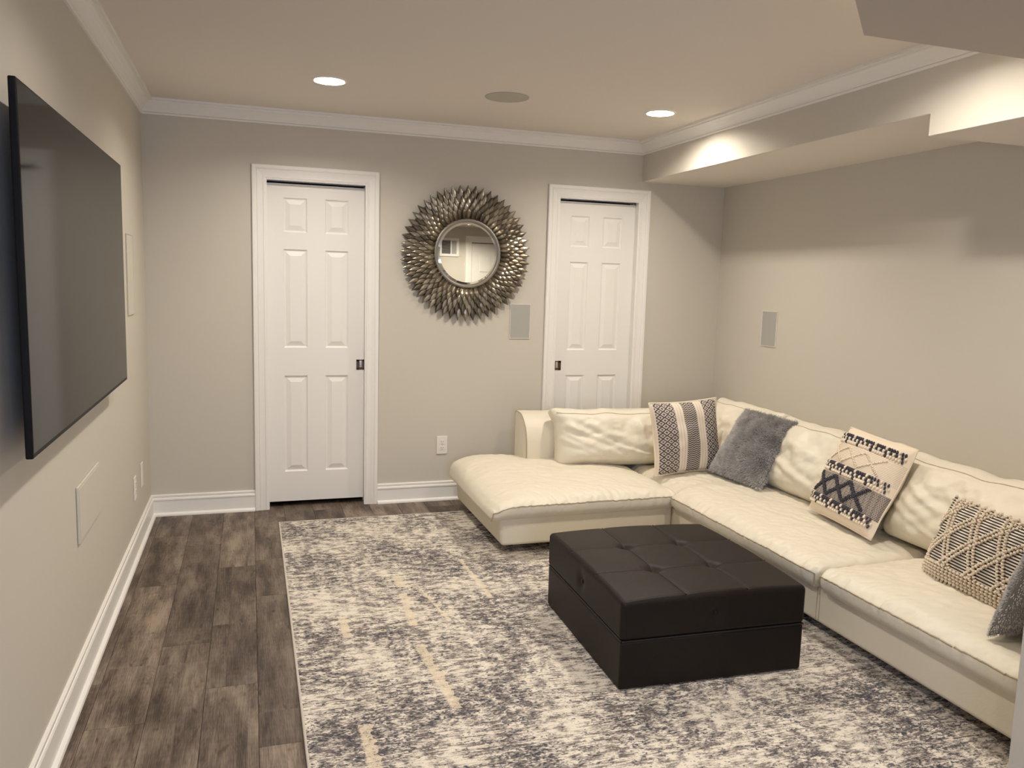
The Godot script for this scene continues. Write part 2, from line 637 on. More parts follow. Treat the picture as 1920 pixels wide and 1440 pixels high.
# ------------------------------------------------------------------ shell
func build_shell() -> void:
	struct("wall_left", boxes([[-0.14, 0, -0.14, 0, 2.62, REAR + 0.14]]), M.wall, "long pale grey wall carrying the television", "wall")
	var back := boxes([[0, 0, -0.14, D1[0] - 0.012, CEIL + 0.15, 0], [D1[1] + 0.012, 0, -0.14, D2[0] - 0.012, CEIL + 0.15, 0], [D2[1] + 0.012, 0, -0.14, RIGHT + 0.14, CEIL + 0.15, 0], [D1[0] - 0.012, DOOR_TOP + 0.012, -0.14, D1[1] + 0.012, CEIL + 0.15, 0], [D2[0] - 0.012, DOOR_TOP + 0.012, -0.14, D2[1] + 0.012, CEIL + 0.15, 0]])
	struct("wall_back", back, M.wall, "pale grey end wall with two white doors and a mirror", "wall")
	struct("wall_right", boxes([[RIGHT, 0, 0, RIGHT + 0.14, CEIL + 0.15, 3.72]]), M.wall, "pale grey wall behind the long side of the sofa", "wall")
	struct("wall_partition", boxes([[2.68, 0, 3.6, RIGHT, 1.02, 3.72]]), M.wall, "end of a low grey partition at the right edge, beside the sofa arm", "wall")
	# ceiling with the recesses of the lights cut out
	var c := CSGBox3D.new()
	c.name = "ceiling"
	c.size = Vector3(5.6, 0.15, REAR + 0.3)
	c.position = Vector3(2.5, CEIL + 0.075, REAR / 2)
	c.material = M.ceiling
	meta(c, "smooth off-white ceiling with round lights and a speaker", "ceiling", "", "structure")
	add_child(c)
	for p in [Vector3(0.985, CEIL, 0.90), Vector3(2.842, CEIL, 0.93), Vector3(0.985, CEIL, 2.72), Vector3(2.69, CEIL, 2.86), Vector3(1.10, CEIL, 5.30)]:
		cut(c, p)
	# long soffit over the sofa with its deeper box
	var s := boxes([[SOFFIT_X, 2.207, 0, RIGHT, CEIL, 2.54], [SOFFIT_X, 2.118, 2.54, RIGHT, CEIL, 3.72]])
	struct("ceiling_soffit", s, M.wall, "long boxed soffit above the sofa that steps lower towards the viewer", "soffit")
	# the undersides are painted like the ceiling
	s = boxes([[SOFFIT_X + 0.002, 2.2055, 0.0, RIGHT, 2.209, 2.54], [SOFFIT_X + 0.002, 2.1165, 2.542, RIGHT, 2.12, 3.72]])
	struct("ceiling_soffit_underside", s, M.ceiling, "off-white underside of the boxed soffit over the sofa", "soffit")
	# dropped ceiling with its cut-off corner, nearest the viewer
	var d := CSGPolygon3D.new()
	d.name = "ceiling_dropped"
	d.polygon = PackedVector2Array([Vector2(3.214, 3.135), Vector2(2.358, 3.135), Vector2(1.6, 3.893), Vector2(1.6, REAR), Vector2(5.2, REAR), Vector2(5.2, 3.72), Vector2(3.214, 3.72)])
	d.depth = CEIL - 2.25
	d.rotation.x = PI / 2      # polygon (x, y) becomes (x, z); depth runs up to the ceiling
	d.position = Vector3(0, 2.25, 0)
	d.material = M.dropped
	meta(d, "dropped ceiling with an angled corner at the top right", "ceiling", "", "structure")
	add_child(d)
	var hole := CSGCylinder3D.new()
	hole.name = "recess"
	hole.operation = CSGShape3D.OPERATION_SUBTRACTION
	hole.radius = 0.0745
	hole.height = 0.12
	hole.sides = 40
	d.add_child(hole)
	hole.rotation.x = -PI / 2
	hole.position = Vector3(3.45, 5.62, 0)
	# crown moulding
	var prof := [Vector2(0, -0.084), Vector2(0.009, -0.084), Vector2(0.012, -0.075), Vector2(0.008, -0.073), Vector2(0.013, -0.071), Vector2(0.016, -0.061), Vector2(0.024, -0.047), Vector2(0.038, -0.030), Vector2(0.050, -0.021), Vector2(0.051, -0.013), Vector2(0.068, -0.012), Vector2(0.069, 0.0)]
	s = Shape.new()
	s.sweep(prof, [Vector3(0, CEIL, REAR), Vector3(0, CEIL, 0)], [Vector3(1, 0, 0), Vector3(1, 0, 1)], Vector3.UP)
	struct("trim_1", s, M.trim, "white stepped crown moulding along the television wall", "moulding")
	s = Shape.new()
	s.sweep(prof, [Vector3(0, CEIL, 0), Vector3(SOFFIT_X, CEIL, 0)], [Vector3(1, 0, 1), Vector3(-1, 0, 1)], Vector3.UP)
	struct("trim_2", s, M.trim, "white stepped crown moulding above the two doors", "moulding")
	s = Shape.new()
	s.sweep(prof, [Vector3(SOFFIT_X, CEIL, 0), Vector3(SOFFIT_X, CEIL, 3.135)], [Vector3(-1, 0, 1), Vector3(-1, 0, 0)], Vector3.UP)
	struct("trim_3", s, M.trim, "white stepped crown moulding along the soffit face", "moulding")
	# baseboards
	var bp := [Vector2(0, 0.131), Vector2(0.008, 0.131), Vector2(0.011, 0.127), Vector2(0.011, 0.117), Vector2(0.008, 0.114), Vector2(0.013, 0.111), Vector2(0.016, 0.104), Vector2(0.016, 0.097), Vector2(0.013, 0.094), Vector2(0.014, 0.0), Vector2(0, 0)]
	var shoe := [Vector2(0.013, 0.020), Vector2(0.020, 0.018), Vector2(0.027, 0.012), Vector2(0.029, 0.005), Vector2(0.029, 0.0), Vector2(0.013, 0.0)]
	var run := func(called: String, label: String, segs: Array):
		var o := thing(called, segs[0][0], label, "baseboard", "", "structure")
		for g in segs:
			var q := Shape.new()
			q.sweep(bp, [g[0], g[1]], [g[2], g[3]], Vector3.UP)
			part("board", q, M.trim, o)
			q = Shape.new()
			q.sweep(shoe, [g[0], g[1]], [g[2], g[3]], Vector3.UP)
			part("shoe_moulding", q, M.trim, o)
	run.call("baseboard_left", "white stepped baseboard running along the television wall", [[Vector3(0, 0, REAR), Vector3(0, 0, 0), Vector3(1, 0, -1), Vector3(1, 0, 1)]])
	run.call("baseboard_back", "white stepped baseboard in three lengths beside the two doors", [
		[Vector3(0, 0, 0), Vector3(D1[0] - 0.083, 0, 0), Vector3(1, 0, 1), Vector3(0, 0, 1)],
		[Vector3(D1[1] + 0.083, 0, 0), Vector3(D2[0] - 0.083, 0, 0), Vector3(0, 0, 1), Vector3(0, 0, 1)],
		[Vector3(D2[1] + 0.083, 0, 0), Vector3(RIGHT, 0, 0), Vector3(0, 0, 1), Vector3(-1, 0, 1)]])
	run.call("baseboard_right", "white baseboard behind the long side of the sofa", [[Vector3(RIGHT, 0, 0), Vector3(RIGHT, 0, 3.6), Vector3(-1, 0, 1), Vector3(-1, 0, 0)]])

func cut(c: CSGShape3D, p: Vector3) -> void:
	var hole := CSGCylinder3D.new()
	hole.name = "recess"
	hole.operation = CSGShape3D.OPERATION_SUBTRACTION
	hole.radius = 0.0745
	hole.height = 0.12
	hole.sides = 40
	c.add_child(hole, true)
	hole.position = p - c.position

# ------------------------------------------------------------------ floor
func build_floor() -> void:
	var f := struct("floor", boxes([[-0.14, -0.12, -0.3, 5.34, -0.011, REAR + 0.14]]), M.subfloor, "dark grey-brown wood-look plank floor", "floor")
	var rng := RandomNumberGenerator.new()
	rng.seed = 5
	var offs := {1: -0.053, 2: 0.639, 3: -0.24, 4: 0.19, 0: 0.9}   # joints read off the photograph for the strips in view
	var x := -0.12
	var col := 0
	while x < 5.2:
		var z := -0.14 - 1.27
		z += fposmod((offs[col] if offs.has(col) else rng.randf() * 1.27) - z, 1.27) - 1.27
		while z < REAR:
			var x0 := maxf(x, 0.0) + 0.0006
			var x1 := minf(x + 0.18, 5.2) - 0.0006
			var z0 := maxf(z, -0.14) + 0.0006
			var z1 := minf(z + 1.27, REAR) - 0.0006
			if x1 > x0 + 0.01 and z1 > z0 + 0.01:
				part("plank", plank(x0, x1, z0, z1, rng.randf() * 1.0, rng.randf() * 2.0), M.planks[rng.randi() % M.planks.size()], f)
			z += 1.27
		x += 0.18
		col += 1

func plank(x0: float, x1: float, z0: float, z1: float, ou: float, ov: float) -> Shape:
	var s := Shape.new()
	var b := 0.0014
	var lo := -0.011
	var y := 0.0
	var yb := -0.0009
	var a := [Vector3(x0 + b, y, z0 + b), Vector3(x1 - b, y, z0 + b), Vector3(x1 - b, y, z1 - b), Vector3(x0 + b, y, z1 - b)]
	var c := [Vector3(x0, yb, z0), Vector3(x1, yb, z0), Vector3(x1, yb, z1), Vector3(x0, yb, z1)]
	var d := [Vector3(x0, lo, z0), Vector3(x1, lo, z0), Vector3(x1, lo, z1), Vector3(x0, lo, z1)]
	var t := func(p: Vector3): return Vector2((p.x - x0) / 0.5 + ou, (p.z - z0) / 1.7 + ov)
	s.quad(a[0], a[1], a[2], a[3], t.call(a[0]), t.call(a[1]), t.call(a[2]), t.call(a[3]))
	for i in 4:
		var j := (i + 1) % 4
		s.quad(c[i], c[j], a[j], a[i], t.call(c[i]), t.call(c[j]), t.call(a[j]), t.call(a[i]))
		s.quad(d[i], d[j], c[j], c[i], t.call(d[i]), t.call(d[j]), t.call(c[j]), t.call(c[i]))
	return s

# ------------------------------------------------------------------ doors
func build_doors() -> void:
	pocket_door("door_1", D1, "left white six-panel pocket door with its bronze pull on the right", 0.0, [0.79, 0.935, 1.045, 1.19], 1.2735, 1.0)
	pocket_door("door_2", D2, "right white six-panel pocket door, partly hidden behind the sofa", -0.012, [2.71, 2.849, 2.953, 3.10], 2.640, -1.0)

func pocket_door(called: String, d: Array, label: String, dy: float, px: Array, pull_x: float, side: float) -> void:
	var xl: float = d[0]
	var xr: float = d[1]
	var o := thing(called, Vector3((xl + xr) / 2, 0, 0), label, "door", "", "structure")
	# casing: three mitred lengths with a stepped face
	var prof := [Vector2(-0.004, 0.0), Vector2(-0.004, 0.008), Vector2(0.006, 0.010), Vector2(0.008, 0.013), Vector2(0.016, 0.0135), Vector2(0.019, 0.011), Vector2(0.034, 0.013), Vector2(0.052, 0.017), Vector2(0.056, 0.014), Vector2(0.060, 0.018), Vector2(0.066, 0.020), Vector2(0.080, 0.020), Vector2(0.083, 0.017), Vector2(0.083, 0.0)]
	var pts := [Vector3(xl, 0, 0), Vector3(xl, DOOR_TOP, 0), Vector3(xr, DOOR_TOP, 0), Vector3(xr, 0, 0)]
	var av := [Vector3(-1, 0, 0), Vector3(-1, 1, 0), Vector3(1, 1, 0), Vector3(1, 0, 0)]
	for k in 3:
		var s := Shape.new()
		s.sweep(prof, [pts[k], pts[k + 1]], [av[k], av[k + 1]], Vector3(0, 0, 1))
		part("casing", s, M.trim, o)
	# jambs: split, with the slot that the door slides in
	for x in [[xl - 0.012, xl], [xr, xr + 0.012]]:
		var s := boxes([[x[0], 0, -0.046, x[1], DOOR_TOP, 0.0], [x[0], 0, -0.14, x[1], DOOR_TOP, -0.093]])
		part("jamb", s, M.trim, o)
	part("head_jamb", boxes([[xl, DOOR_TOP, -0.040, xr, DOOR_TOP + 0.012, 0.0], [xl, DOOR_TOP, -0.14, xr, DOOR_TOP + 0.012, -0.093]]), M.trim, o)
	part("track_recess", boxes([[xl, DOOR_TOP + 0.013, -0.14, xr, DOOR_TOP + 0.03, -0.04]]), M.void, o)
	# slab with six raised panels
	var zf := -0.050
	var y0 := 0.034
	var y1 := DOOR_TOP - 0.016
	var sx0 := xl - (0.04 if side > 0 else 0.0)
	var sx1 := xr + (0.04 if side < 0 else 0.0)
	if side > 0: sx1 = xr - 0.001
	else: sx0 = xl + 0.001
	var rows := [[1.752, 1.963], [1.031, 1.647], [0.229, 0.853]]
	var s := Shape.new()
	# stiles and rails round the panel openings
	var xs := [sx0, px[0], px[1], px[2], px[3], sx1]
	var ys := [y0, rows[2][0] + dy, rows[2][1] + dy, rows[1][0] + dy, rows[1][1] + dy, rows[0][0] + dy, rows[0][1] + dy, y1]
	for i in 5:
		for j in 7:
			if i % 2 == 1 and j % 2 == 1:
				continue
			s.quad(Vector3(xs[i], ys[j], zf), Vector3(xs[i], ys[j + 1], zf), Vector3(xs[i + 1], ys[j + 1], zf), Vector3(xs[i + 1], ys[j], zf))
	s.quad(Vector3(sx0, y0, zf - 0.035), Vector3(sx1, y0, zf - 0.035), Vector3(sx1, y1, zf - 0.035), Vector3(sx0, y1, zf - 0.035))
	for e in [[sx0, sx0, y0, y1], [sx1, sx1, y0, y1]]:
		s.quad(Vector3(e[0], e[2], zf), Vector3(e[0], e[2], zf - 0.035), Vector3(e[0], e[3], zf - 0.035), Vector3(e[0], e[3], zf))
	for y in [y0, y1]:
		s.quad(Vector3(sx0, y, zf), Vector3(sx1, y, zf), Vector3(sx1, y, zf - 0.035), Vector3(sx0, y, zf - 0.035))
	var slab := part("slab", s, M.door, o)
	for r in rows:
		for c in [[px[0], px[1]], [px[2], px[3]]]:
			part("panel", door_panel(c[0], c[1], r[0] + dy, r[1] + dy, zf), M.door, slab)
	# flush pull
	var pull := part("pull", pull_plate(pull_x, 0.9215 + dy, zf), M.dark_metal, slab)
	var q := Shape.new()
	q.rbox(Vector3(pull_x - 0.002, 0.929 + dy, zf + 0.0035), Vector3(0.017, 0.036, 0.006), 0.0015)
	q.rbox(Vector3(pull_x - 0.002, 0.9065 + dy, zf + 0.004), Vector3(0.022, 0.006, 0.007), 0.002)
	part("pull_lever", q, M.bright_metal, slab)

func pull_plate(x: float, y: float, z: float) -> Shape:
	var s := Shape.new()
	s.rbox(Vector3(x, y + 0.0265, z + 0.001), Vector3(0.062, 0.011, 0.005), 0.001)
	s.rbox(Vector3(x, y - 0.0265, z + 0.001), Vector3(0.062, 0.011, 0.005), 0.001)
	s.rbox(Vector3(x - 0.022, y, z + 0.001), Vector3(0.018, 0.066, 0.005), 0.001)
	s.rbox(Vector3(x + 0.020, y, z + 0.001), Vector3(0.022, 0.066, 0.005), 0.001)
	s.rbox(Vector3(x, y, z - 0.001), Vector3(0.06, 0.062, 0.003), 0.001)
	return s

func door_panel(x0: float, x1: float, y0: float, y1: float, z: float) -> Shape:
	# moulded recess, sloped margin and raised field: (inset, depth)
	var st := [Vector2(0.0, 0.0), Vector2(0.005, -0.0065), Vector2(0.009, -0.0085), Vector2(0.013, -0.0085), Vector2(0.038, -0.0015), Vector2(0.0395, -0.0005)]
	var s := Shape.new()
	for k in st.size() - 1:
		var a: Vector2 = st[k]
		var b: Vector2 = st[k + 1]
		var ra := [Vector3(x0 + a.x, y0 + a.x, z + a.y), Vector3(x0 + a.x, y1 - a.x, z + a.y), Vector3(x1 - a.x, y1 - a.x, z + a.y), Vector3(x1 - a.x, y0 + a.x, z + a.y)]
		var rb := [Vector3(x0 + b.x, y0 + b.x, z + b.y), Vector3(x0 + b.x, y1 - b.x, z + b.y), Vector3(x1 - b.x, y1 - b.x, z + b.y), Vector3(x1 - b.x, y0 + b.x, z + b.y)]
		for i in 4:
			var j := (i + 1) % 4
			s.quad(ra[i], ra[j], rb[j], rb[i])
	var e: Vector2 = st[-1]
	s.quad(Vector3(x0 + e.x, y0 + e.x, z + e.y), Vector3(x0 + e.x, y1 - e.x, z + e.y), Vector3(x1 - e.x, y1 - e.x, z + e.y), Vector3(x1 - e.x, y0 + e.x, z + e.y))
	return s

# ------------------------------------------------------------------ the end of the room behind the viewer, seen in the mirror
func build_rear() -> void:
	var dx0 := 3.672
	var dx1 := 4.43
	struct("wall_rear", boxes([[0, 0, REAR, 0.45, 2.62, REAR + 0.14], [0.45, 0, REAR, 1.45, 0.75, REAR + 0.14], [0.45, 1.85, REAR, 1.45, 2.62, REAR + 0.14], [1.45, 0, REAR, dx0, 2.62, REAR + 0.14], [dx0, 2.04, REAR, dx1, 2.62, REAR + 0.14], [dx1, 0, REAR, 5.34, 2.62, REAR + 0.14]]), M.wall, "grey wall behind the viewer, seen in the mirror", "wall")
	struct("wall_side", boxes([[5.2, 0, 3.72, 5.34, 2.62, REAR]]), M.wall, "grey side wall of the passage behind the viewer", "wall")
	struct("wall_passage", boxes([[RIGHT + 0.14, 0, 3.6, 5.34, 2.62, 3.72]]), M.wall, "grey wall closing the passage behind the sofa wall", "wall")
	var w := thing("window_1", Vector3(0.95, 0.75, REAR), "frosted window in the wall behind the viewer", "window", "", "structure")
	part("pane", boxes([[0.45, 0.75, REAR + 0.05, 1.45, 1.85, REAR + 0.056]]), M.pane, w)
	part("window_frame", boxes([[0.45, 0.75, REAR - 0.01, 0.49, 1.85, REAR + 0.05], [1.41, 0.75, REAR - 0.01, 1.45, 1.85, REAR + 0.05], [0.49, 0.75, REAR - 0.01, 1.41, 0.79, REAR + 0.05], [0.49, 1.81, REAR - 0.01, 1.41, 1.85, REAR + 0.05]]), M.trim, w)
	var l := AreaLight3D.new()
	l.name = "daylight"
	l.area_size = Vector2(0.9, 1.0)
	l.light_energy = 2.6
	l.light_color = Color(0.78, 0.85, 1.0)
	l.shadow_enabled = true
	if "area_range" in l: l.area_range = 12.0
	w.add_child(l)
	l.position = Vector3(0, 0.55, 0.04)
	l.rotation.y = 0.0
	# door seen in the mirror
	var o := thing("door_3", Vector3((dx0 + dx1) / 2, 0, REAR), "white panelled door behind the viewer, reflected in the round mirror", "door", "", "structure")
	var pts := [Vector3(dx0, 0, REAR), Vector3(dx0, 2.04, REAR), Vector3(dx1, 2.04, REAR), Vector3(dx1, 0, REAR)]
	var av := [Vector3(-1, 0, 0), Vector3(-1, 1, 0), Vector3(1, 1, 0), Vector3(1, 0, 0)]
	for k in 3:
		var s := Shape.new()
		s.sweep([Vector2(0.0, 0.0), Vector2(0.0, -0.012), Vector2(0.03, -0.014), Vector2(0.06, -0.018), Vector2(0.09, -0.018), Vector2(0.09, 0.0)], [pts[k], pts[k + 1]], [av[k], av[k + 1]], Vector3(0, 0, 1))
		part("casing", s, M.trim, o)
	var slab := part("slab", boxes([[dx0 + 0.009, 0.01, REAR + 0.010, dx1 - 0.009, 2.029, REAR + 0.045]]), M.door, o)
	part("gap_shadow", boxes([[dx0, 0.0, REAR + 0.05, dx1, 2.04, REAR + 0.06]]), M.void, o)
	for r in [[1.62, 1.86], [0.95, 1.50], [0.2, 0.82]]:
		for c in [[0.13, 0.30], [0.44, 0.62]]:
			var s := Shape.new()
			s.rbox(Vector3(dx0 + (c[0] + c[1]) / 2, (r[0] + r[1]) / 2, REAR + 0.010), Vector3(c[1] - c[0], r[1] - r[0], 0.012), 0.005)
			part("panel", s, M.door, slab)
	# return-air vent
	var v := thing("wall_vent", Vector3(3.34, 1.96, REAR), "white wall vent with dark louvers, reflected in the round mirror", "vent")
	part("vent_frame", boxes([[3.19, 1.83, REAR - 0.012, 3.48, 1.865, REAR], [3.19, 2.055, REAR - 0.012, 3.48, 2.09, REAR], [3.19, 1.865, REAR - 0.012, 3.225, 2.055, REAR], [3.445, 1.865, REAR - 0.012, 3.48, 2.055, REAR], [3.355, 1.865, REAR - 0.012, 3.372, 2.055, REAR]]), M.trim, v)
	part("backing", boxes([[3.225, 1.865, REAR - 0.003, 3.445, 2.055, REAR - 0.001]]), M.slot, v)
	for k in 9:
		var s := Shape.new()
		s.rbox(Vector3(3.29, 1.877 + k * 0.0205, REAR - 0.006), Vector3(0.13, 0.006, 0.005), 0.001)
		part("louver", s, M.grille, v)
	part("blank_panel", boxes([[3.372, 1.865, REAR - 0.007, 3.445, 2.055, REAR - 0.004]]), M.grille, v)

# ------------------------------------------------------------------ rug
func build_rug() -> void:
	var o := thing("area_rug", Vector3(2.105, 0, 2.155), "large distressed abstract rug in cream, taupe and charcoal on the plank floor", "rug")
	var s := Shape.new()
	var x0 := 0.742
	var x1 := 3.475
	var z0 := 0.332
	var z1 := 3.58
	var f := noise(8, 2.2, 2)
	s.grid(24, 28, func(u, w):
		var p := Vector3(lerpf(x0, x1, u), 0.0095, lerpf(z0, z1, w))
		p.y += f.get_noise_2d(p.x, p.z) * 0.0012
		return p)
	for k in s.uv.size():
		s.uv[k] = Vector2(s.uv[k].x, s.uv[k].y * (z1 - z0) / 3.66)
	part("pile", s, M.rug, o)
	s = Shape.new()
	s.tube([Vector3(x0, 0.006, z1), Vector3(x0, 0.006, z0)], 0.0055, 8)
	s.tube([Vector3(x0, 0.006, z0), Vector3(x1, 0.006, z0)], 0.0055, 8)
	s.tube([Vector3(x1, 0.006, z0), Vector3(x1, 0.006, z1)], 0.0055, 8)
	s.tube([Vector3(x1, 0.006, z1), Vector3(x0, 0.006, z1)], 0.0055, 8)
	part("binding", s, M.rug_edge, o)
	part("backing", boxes([[x0, 0.0005, z0, x1, 0.0075, z1]]), M.rug_edge, o)

# ------------------------------------------------------------------ sofa
func seat_cushion(s: Shape, lo: Vector3, hi: Vector3, r: float, puff: float, sd: int, front: Vector3, extra: Callable, cell := 0.016) -> Callable:
	var c := (lo + hi) / 2
	var h := (hi - lo) / 2
	var n1 := noise(sd, 6.0, 3)
	var n2 := noise(sd + 1, 17.0, 2)
	var n3 := noise(sd + 2, 2.6, 2)
	var map := func(p: Vector3) -> Vector3:
		var u := p.x / h.x
		var w := p.z / h.z
		var t := clampf(p.y / h.y, -1.0, 1.0)
		var q := p
		# crowned top that falls to the edges
		var crown := (1.0 - pow(absf(u), 3.2)) * (1.0 - pow(absf(w), 3.2))
		if t > 0.0:
			q.y += (puff * crown - puff * 0.45) * t
		# soft pulls across the front edge and lazy creases on the seat
		var d := (h * front.abs()).length() - p.dot(front)
		var along := p.x if absf(front.z) > 0.5 else p.z
		var pull := n2.get_noise_2d(along * 2.4 + d * 0.8, d * 0.45 + 7.0) * exp(-d / 0.15) * 0.0085
		var crease := -absf(n1.get_noise_2d(along * 0.9, d * 2.4)) * 0.0125 * clampf(t, 0.0, 1.0) * smoothstep(0.02, 0.2, d)
		var fold := n2.get_noise_2d(along * 1.3 + d * 0.6, d * 1.7 - along * 0.4)
		crease -= maxf(0.0, 0.28 - absf(fold)) * 0.014 * clampf(t, 0.0, 1.0) * smoothstep(0.03, 0.12, d) * smoothstep(0.75, 0.25, d)
		var lump := n3.get_noise_2d(p.x + 3.0, p.z) * 0.008 * clampf(t, 0.0, 1.0)
		q.y += crease + lump
		if t > -0.6:
			q += front * pull * (1.0 if d < 0.03 else 0.3)
			q.y += pull * 0.9
		q += front * (exp(-d / 0.03) * 0.016 * (1.0 - t * t))
		return extra.call(c + q)
	s.blob(h, r, Vector3i(int(h.x * 2 / cell), 3, int(h.z * 2 / cell)), 4, map)
	return map

func seam_path(s: Shape, map: Callable, pts: Array, r: float, lift := 0.001) -> void:
	var out := []
	for p in pts:
		out.append(map.call(p))
	s.tube(out, r, 6)

# a loose back cushion, drawn in its own axes (x along, y up, z to the front) and put in place by xf
func back_cushion(called: String, xf: Transform3D, h: Vector3, sd: int, folds: Array, ear: Vector2, parent: Node) -> void:
	var n1 := noise(sd, 4.5, 3)
	var n2 := noise(sd + 5, 11.0, 3)
	var map := func(p: Vector3) -> Vector3:
		var u := p.x / h.x
		var w := p.y / h.y
		var t := p.z / h.z
		var q := p
		var full := pow(maxf(0.0, (1.0 - pow(absf(u), 4.0)) * (1.0 - pow(absf(w), 3.0))), 0.7)
		q.z *= 0.42 + 0.70 * full
		q.z += (0.020 * full * (1.0 - w) if t > 0.0 else 0.0)
		q.z -= 0.012 * (1.0 + w)
		if t > 0.0:
			q.z += n1.get_noise_2d(p.x * 0.8, p.y) * 0.026 * full - absf(n2.get_noise_2d(p.x * 0.45 + p.y * 0.5, p.y * 0.9 - p.x * 0.25)) * 0.007 * full
			for f in folds:
				# fold: from a to b (u, w), width, height
				var a: Vector2 = f[0]
				var b: Vector2 = f[1]
				var m := Vector2(u, w)
				var k := clampf((m - a).dot(b - a) / (b - a).length_squared(), 0.0, 1.0)
				var bow: float = sin(k * PI) * f[4]
				var near: Vector2 = a.lerp(b, k) + Vector2(0, -bow)
				var dd := (m - near) * Vector2(h.x, h.y)
				var e: float = dd.length() / f[2]
				q.z += f[3] * (exp(-e * e) - 0.55 * exp(-(e - 1.5) * (e - 1.5))) * (0.35 + 0.65 * sin(k * PI))
			# the welt under the top edge
			q.z -= 0.006 * exp(-pow((w - 0.80) * h.y / 0.008, 2.0))
		# wavering top edge and ears at the corners
		if w > 0.3:
			q.y += (n1.get_noise_2d(p.x * 0.7, 9.0) * 0.022 - 0.010 * (1.0 - u * u)) * (w - 0.3)
			q.y += 0.012 * pow(absf(u), 6.0) * w
		if u < 0.0 and w > 0.5:
			q += Vector3(-ear.x, ear.x * 0.2, 0) * pow(-u, 8.0) * (w - 0.5) * 2.0
		if u > 0.0 and w > 0.5:
			q += Vector3(ear.y, ear.y * 0.2, 0) * pow(u, 8.0) * (w - 0.5) * 2.0
		q.x *= 1.0 - 0.03 * (1.0 - w * w) * absf(u)
		return xf * q
	var s := Shape.new()
	s.blob(h, 0.055, Vector3i(int(h.x * 2 / 0.013), int(h.y * 2 / 0.013), 2), 3, map)
	var o := part(called, s, M.leather, parent)
	s = Shape.new()
	var path := []
	for k in 41:
		path.append(map.call(Vector3(lerpf(-0.95, 0.95, k / 40.0) * h.x, h.y * 0.80, h.z)))
	s.tube(path, 0.0022, 5)
	part("welt_seam", s, M.seam, o)

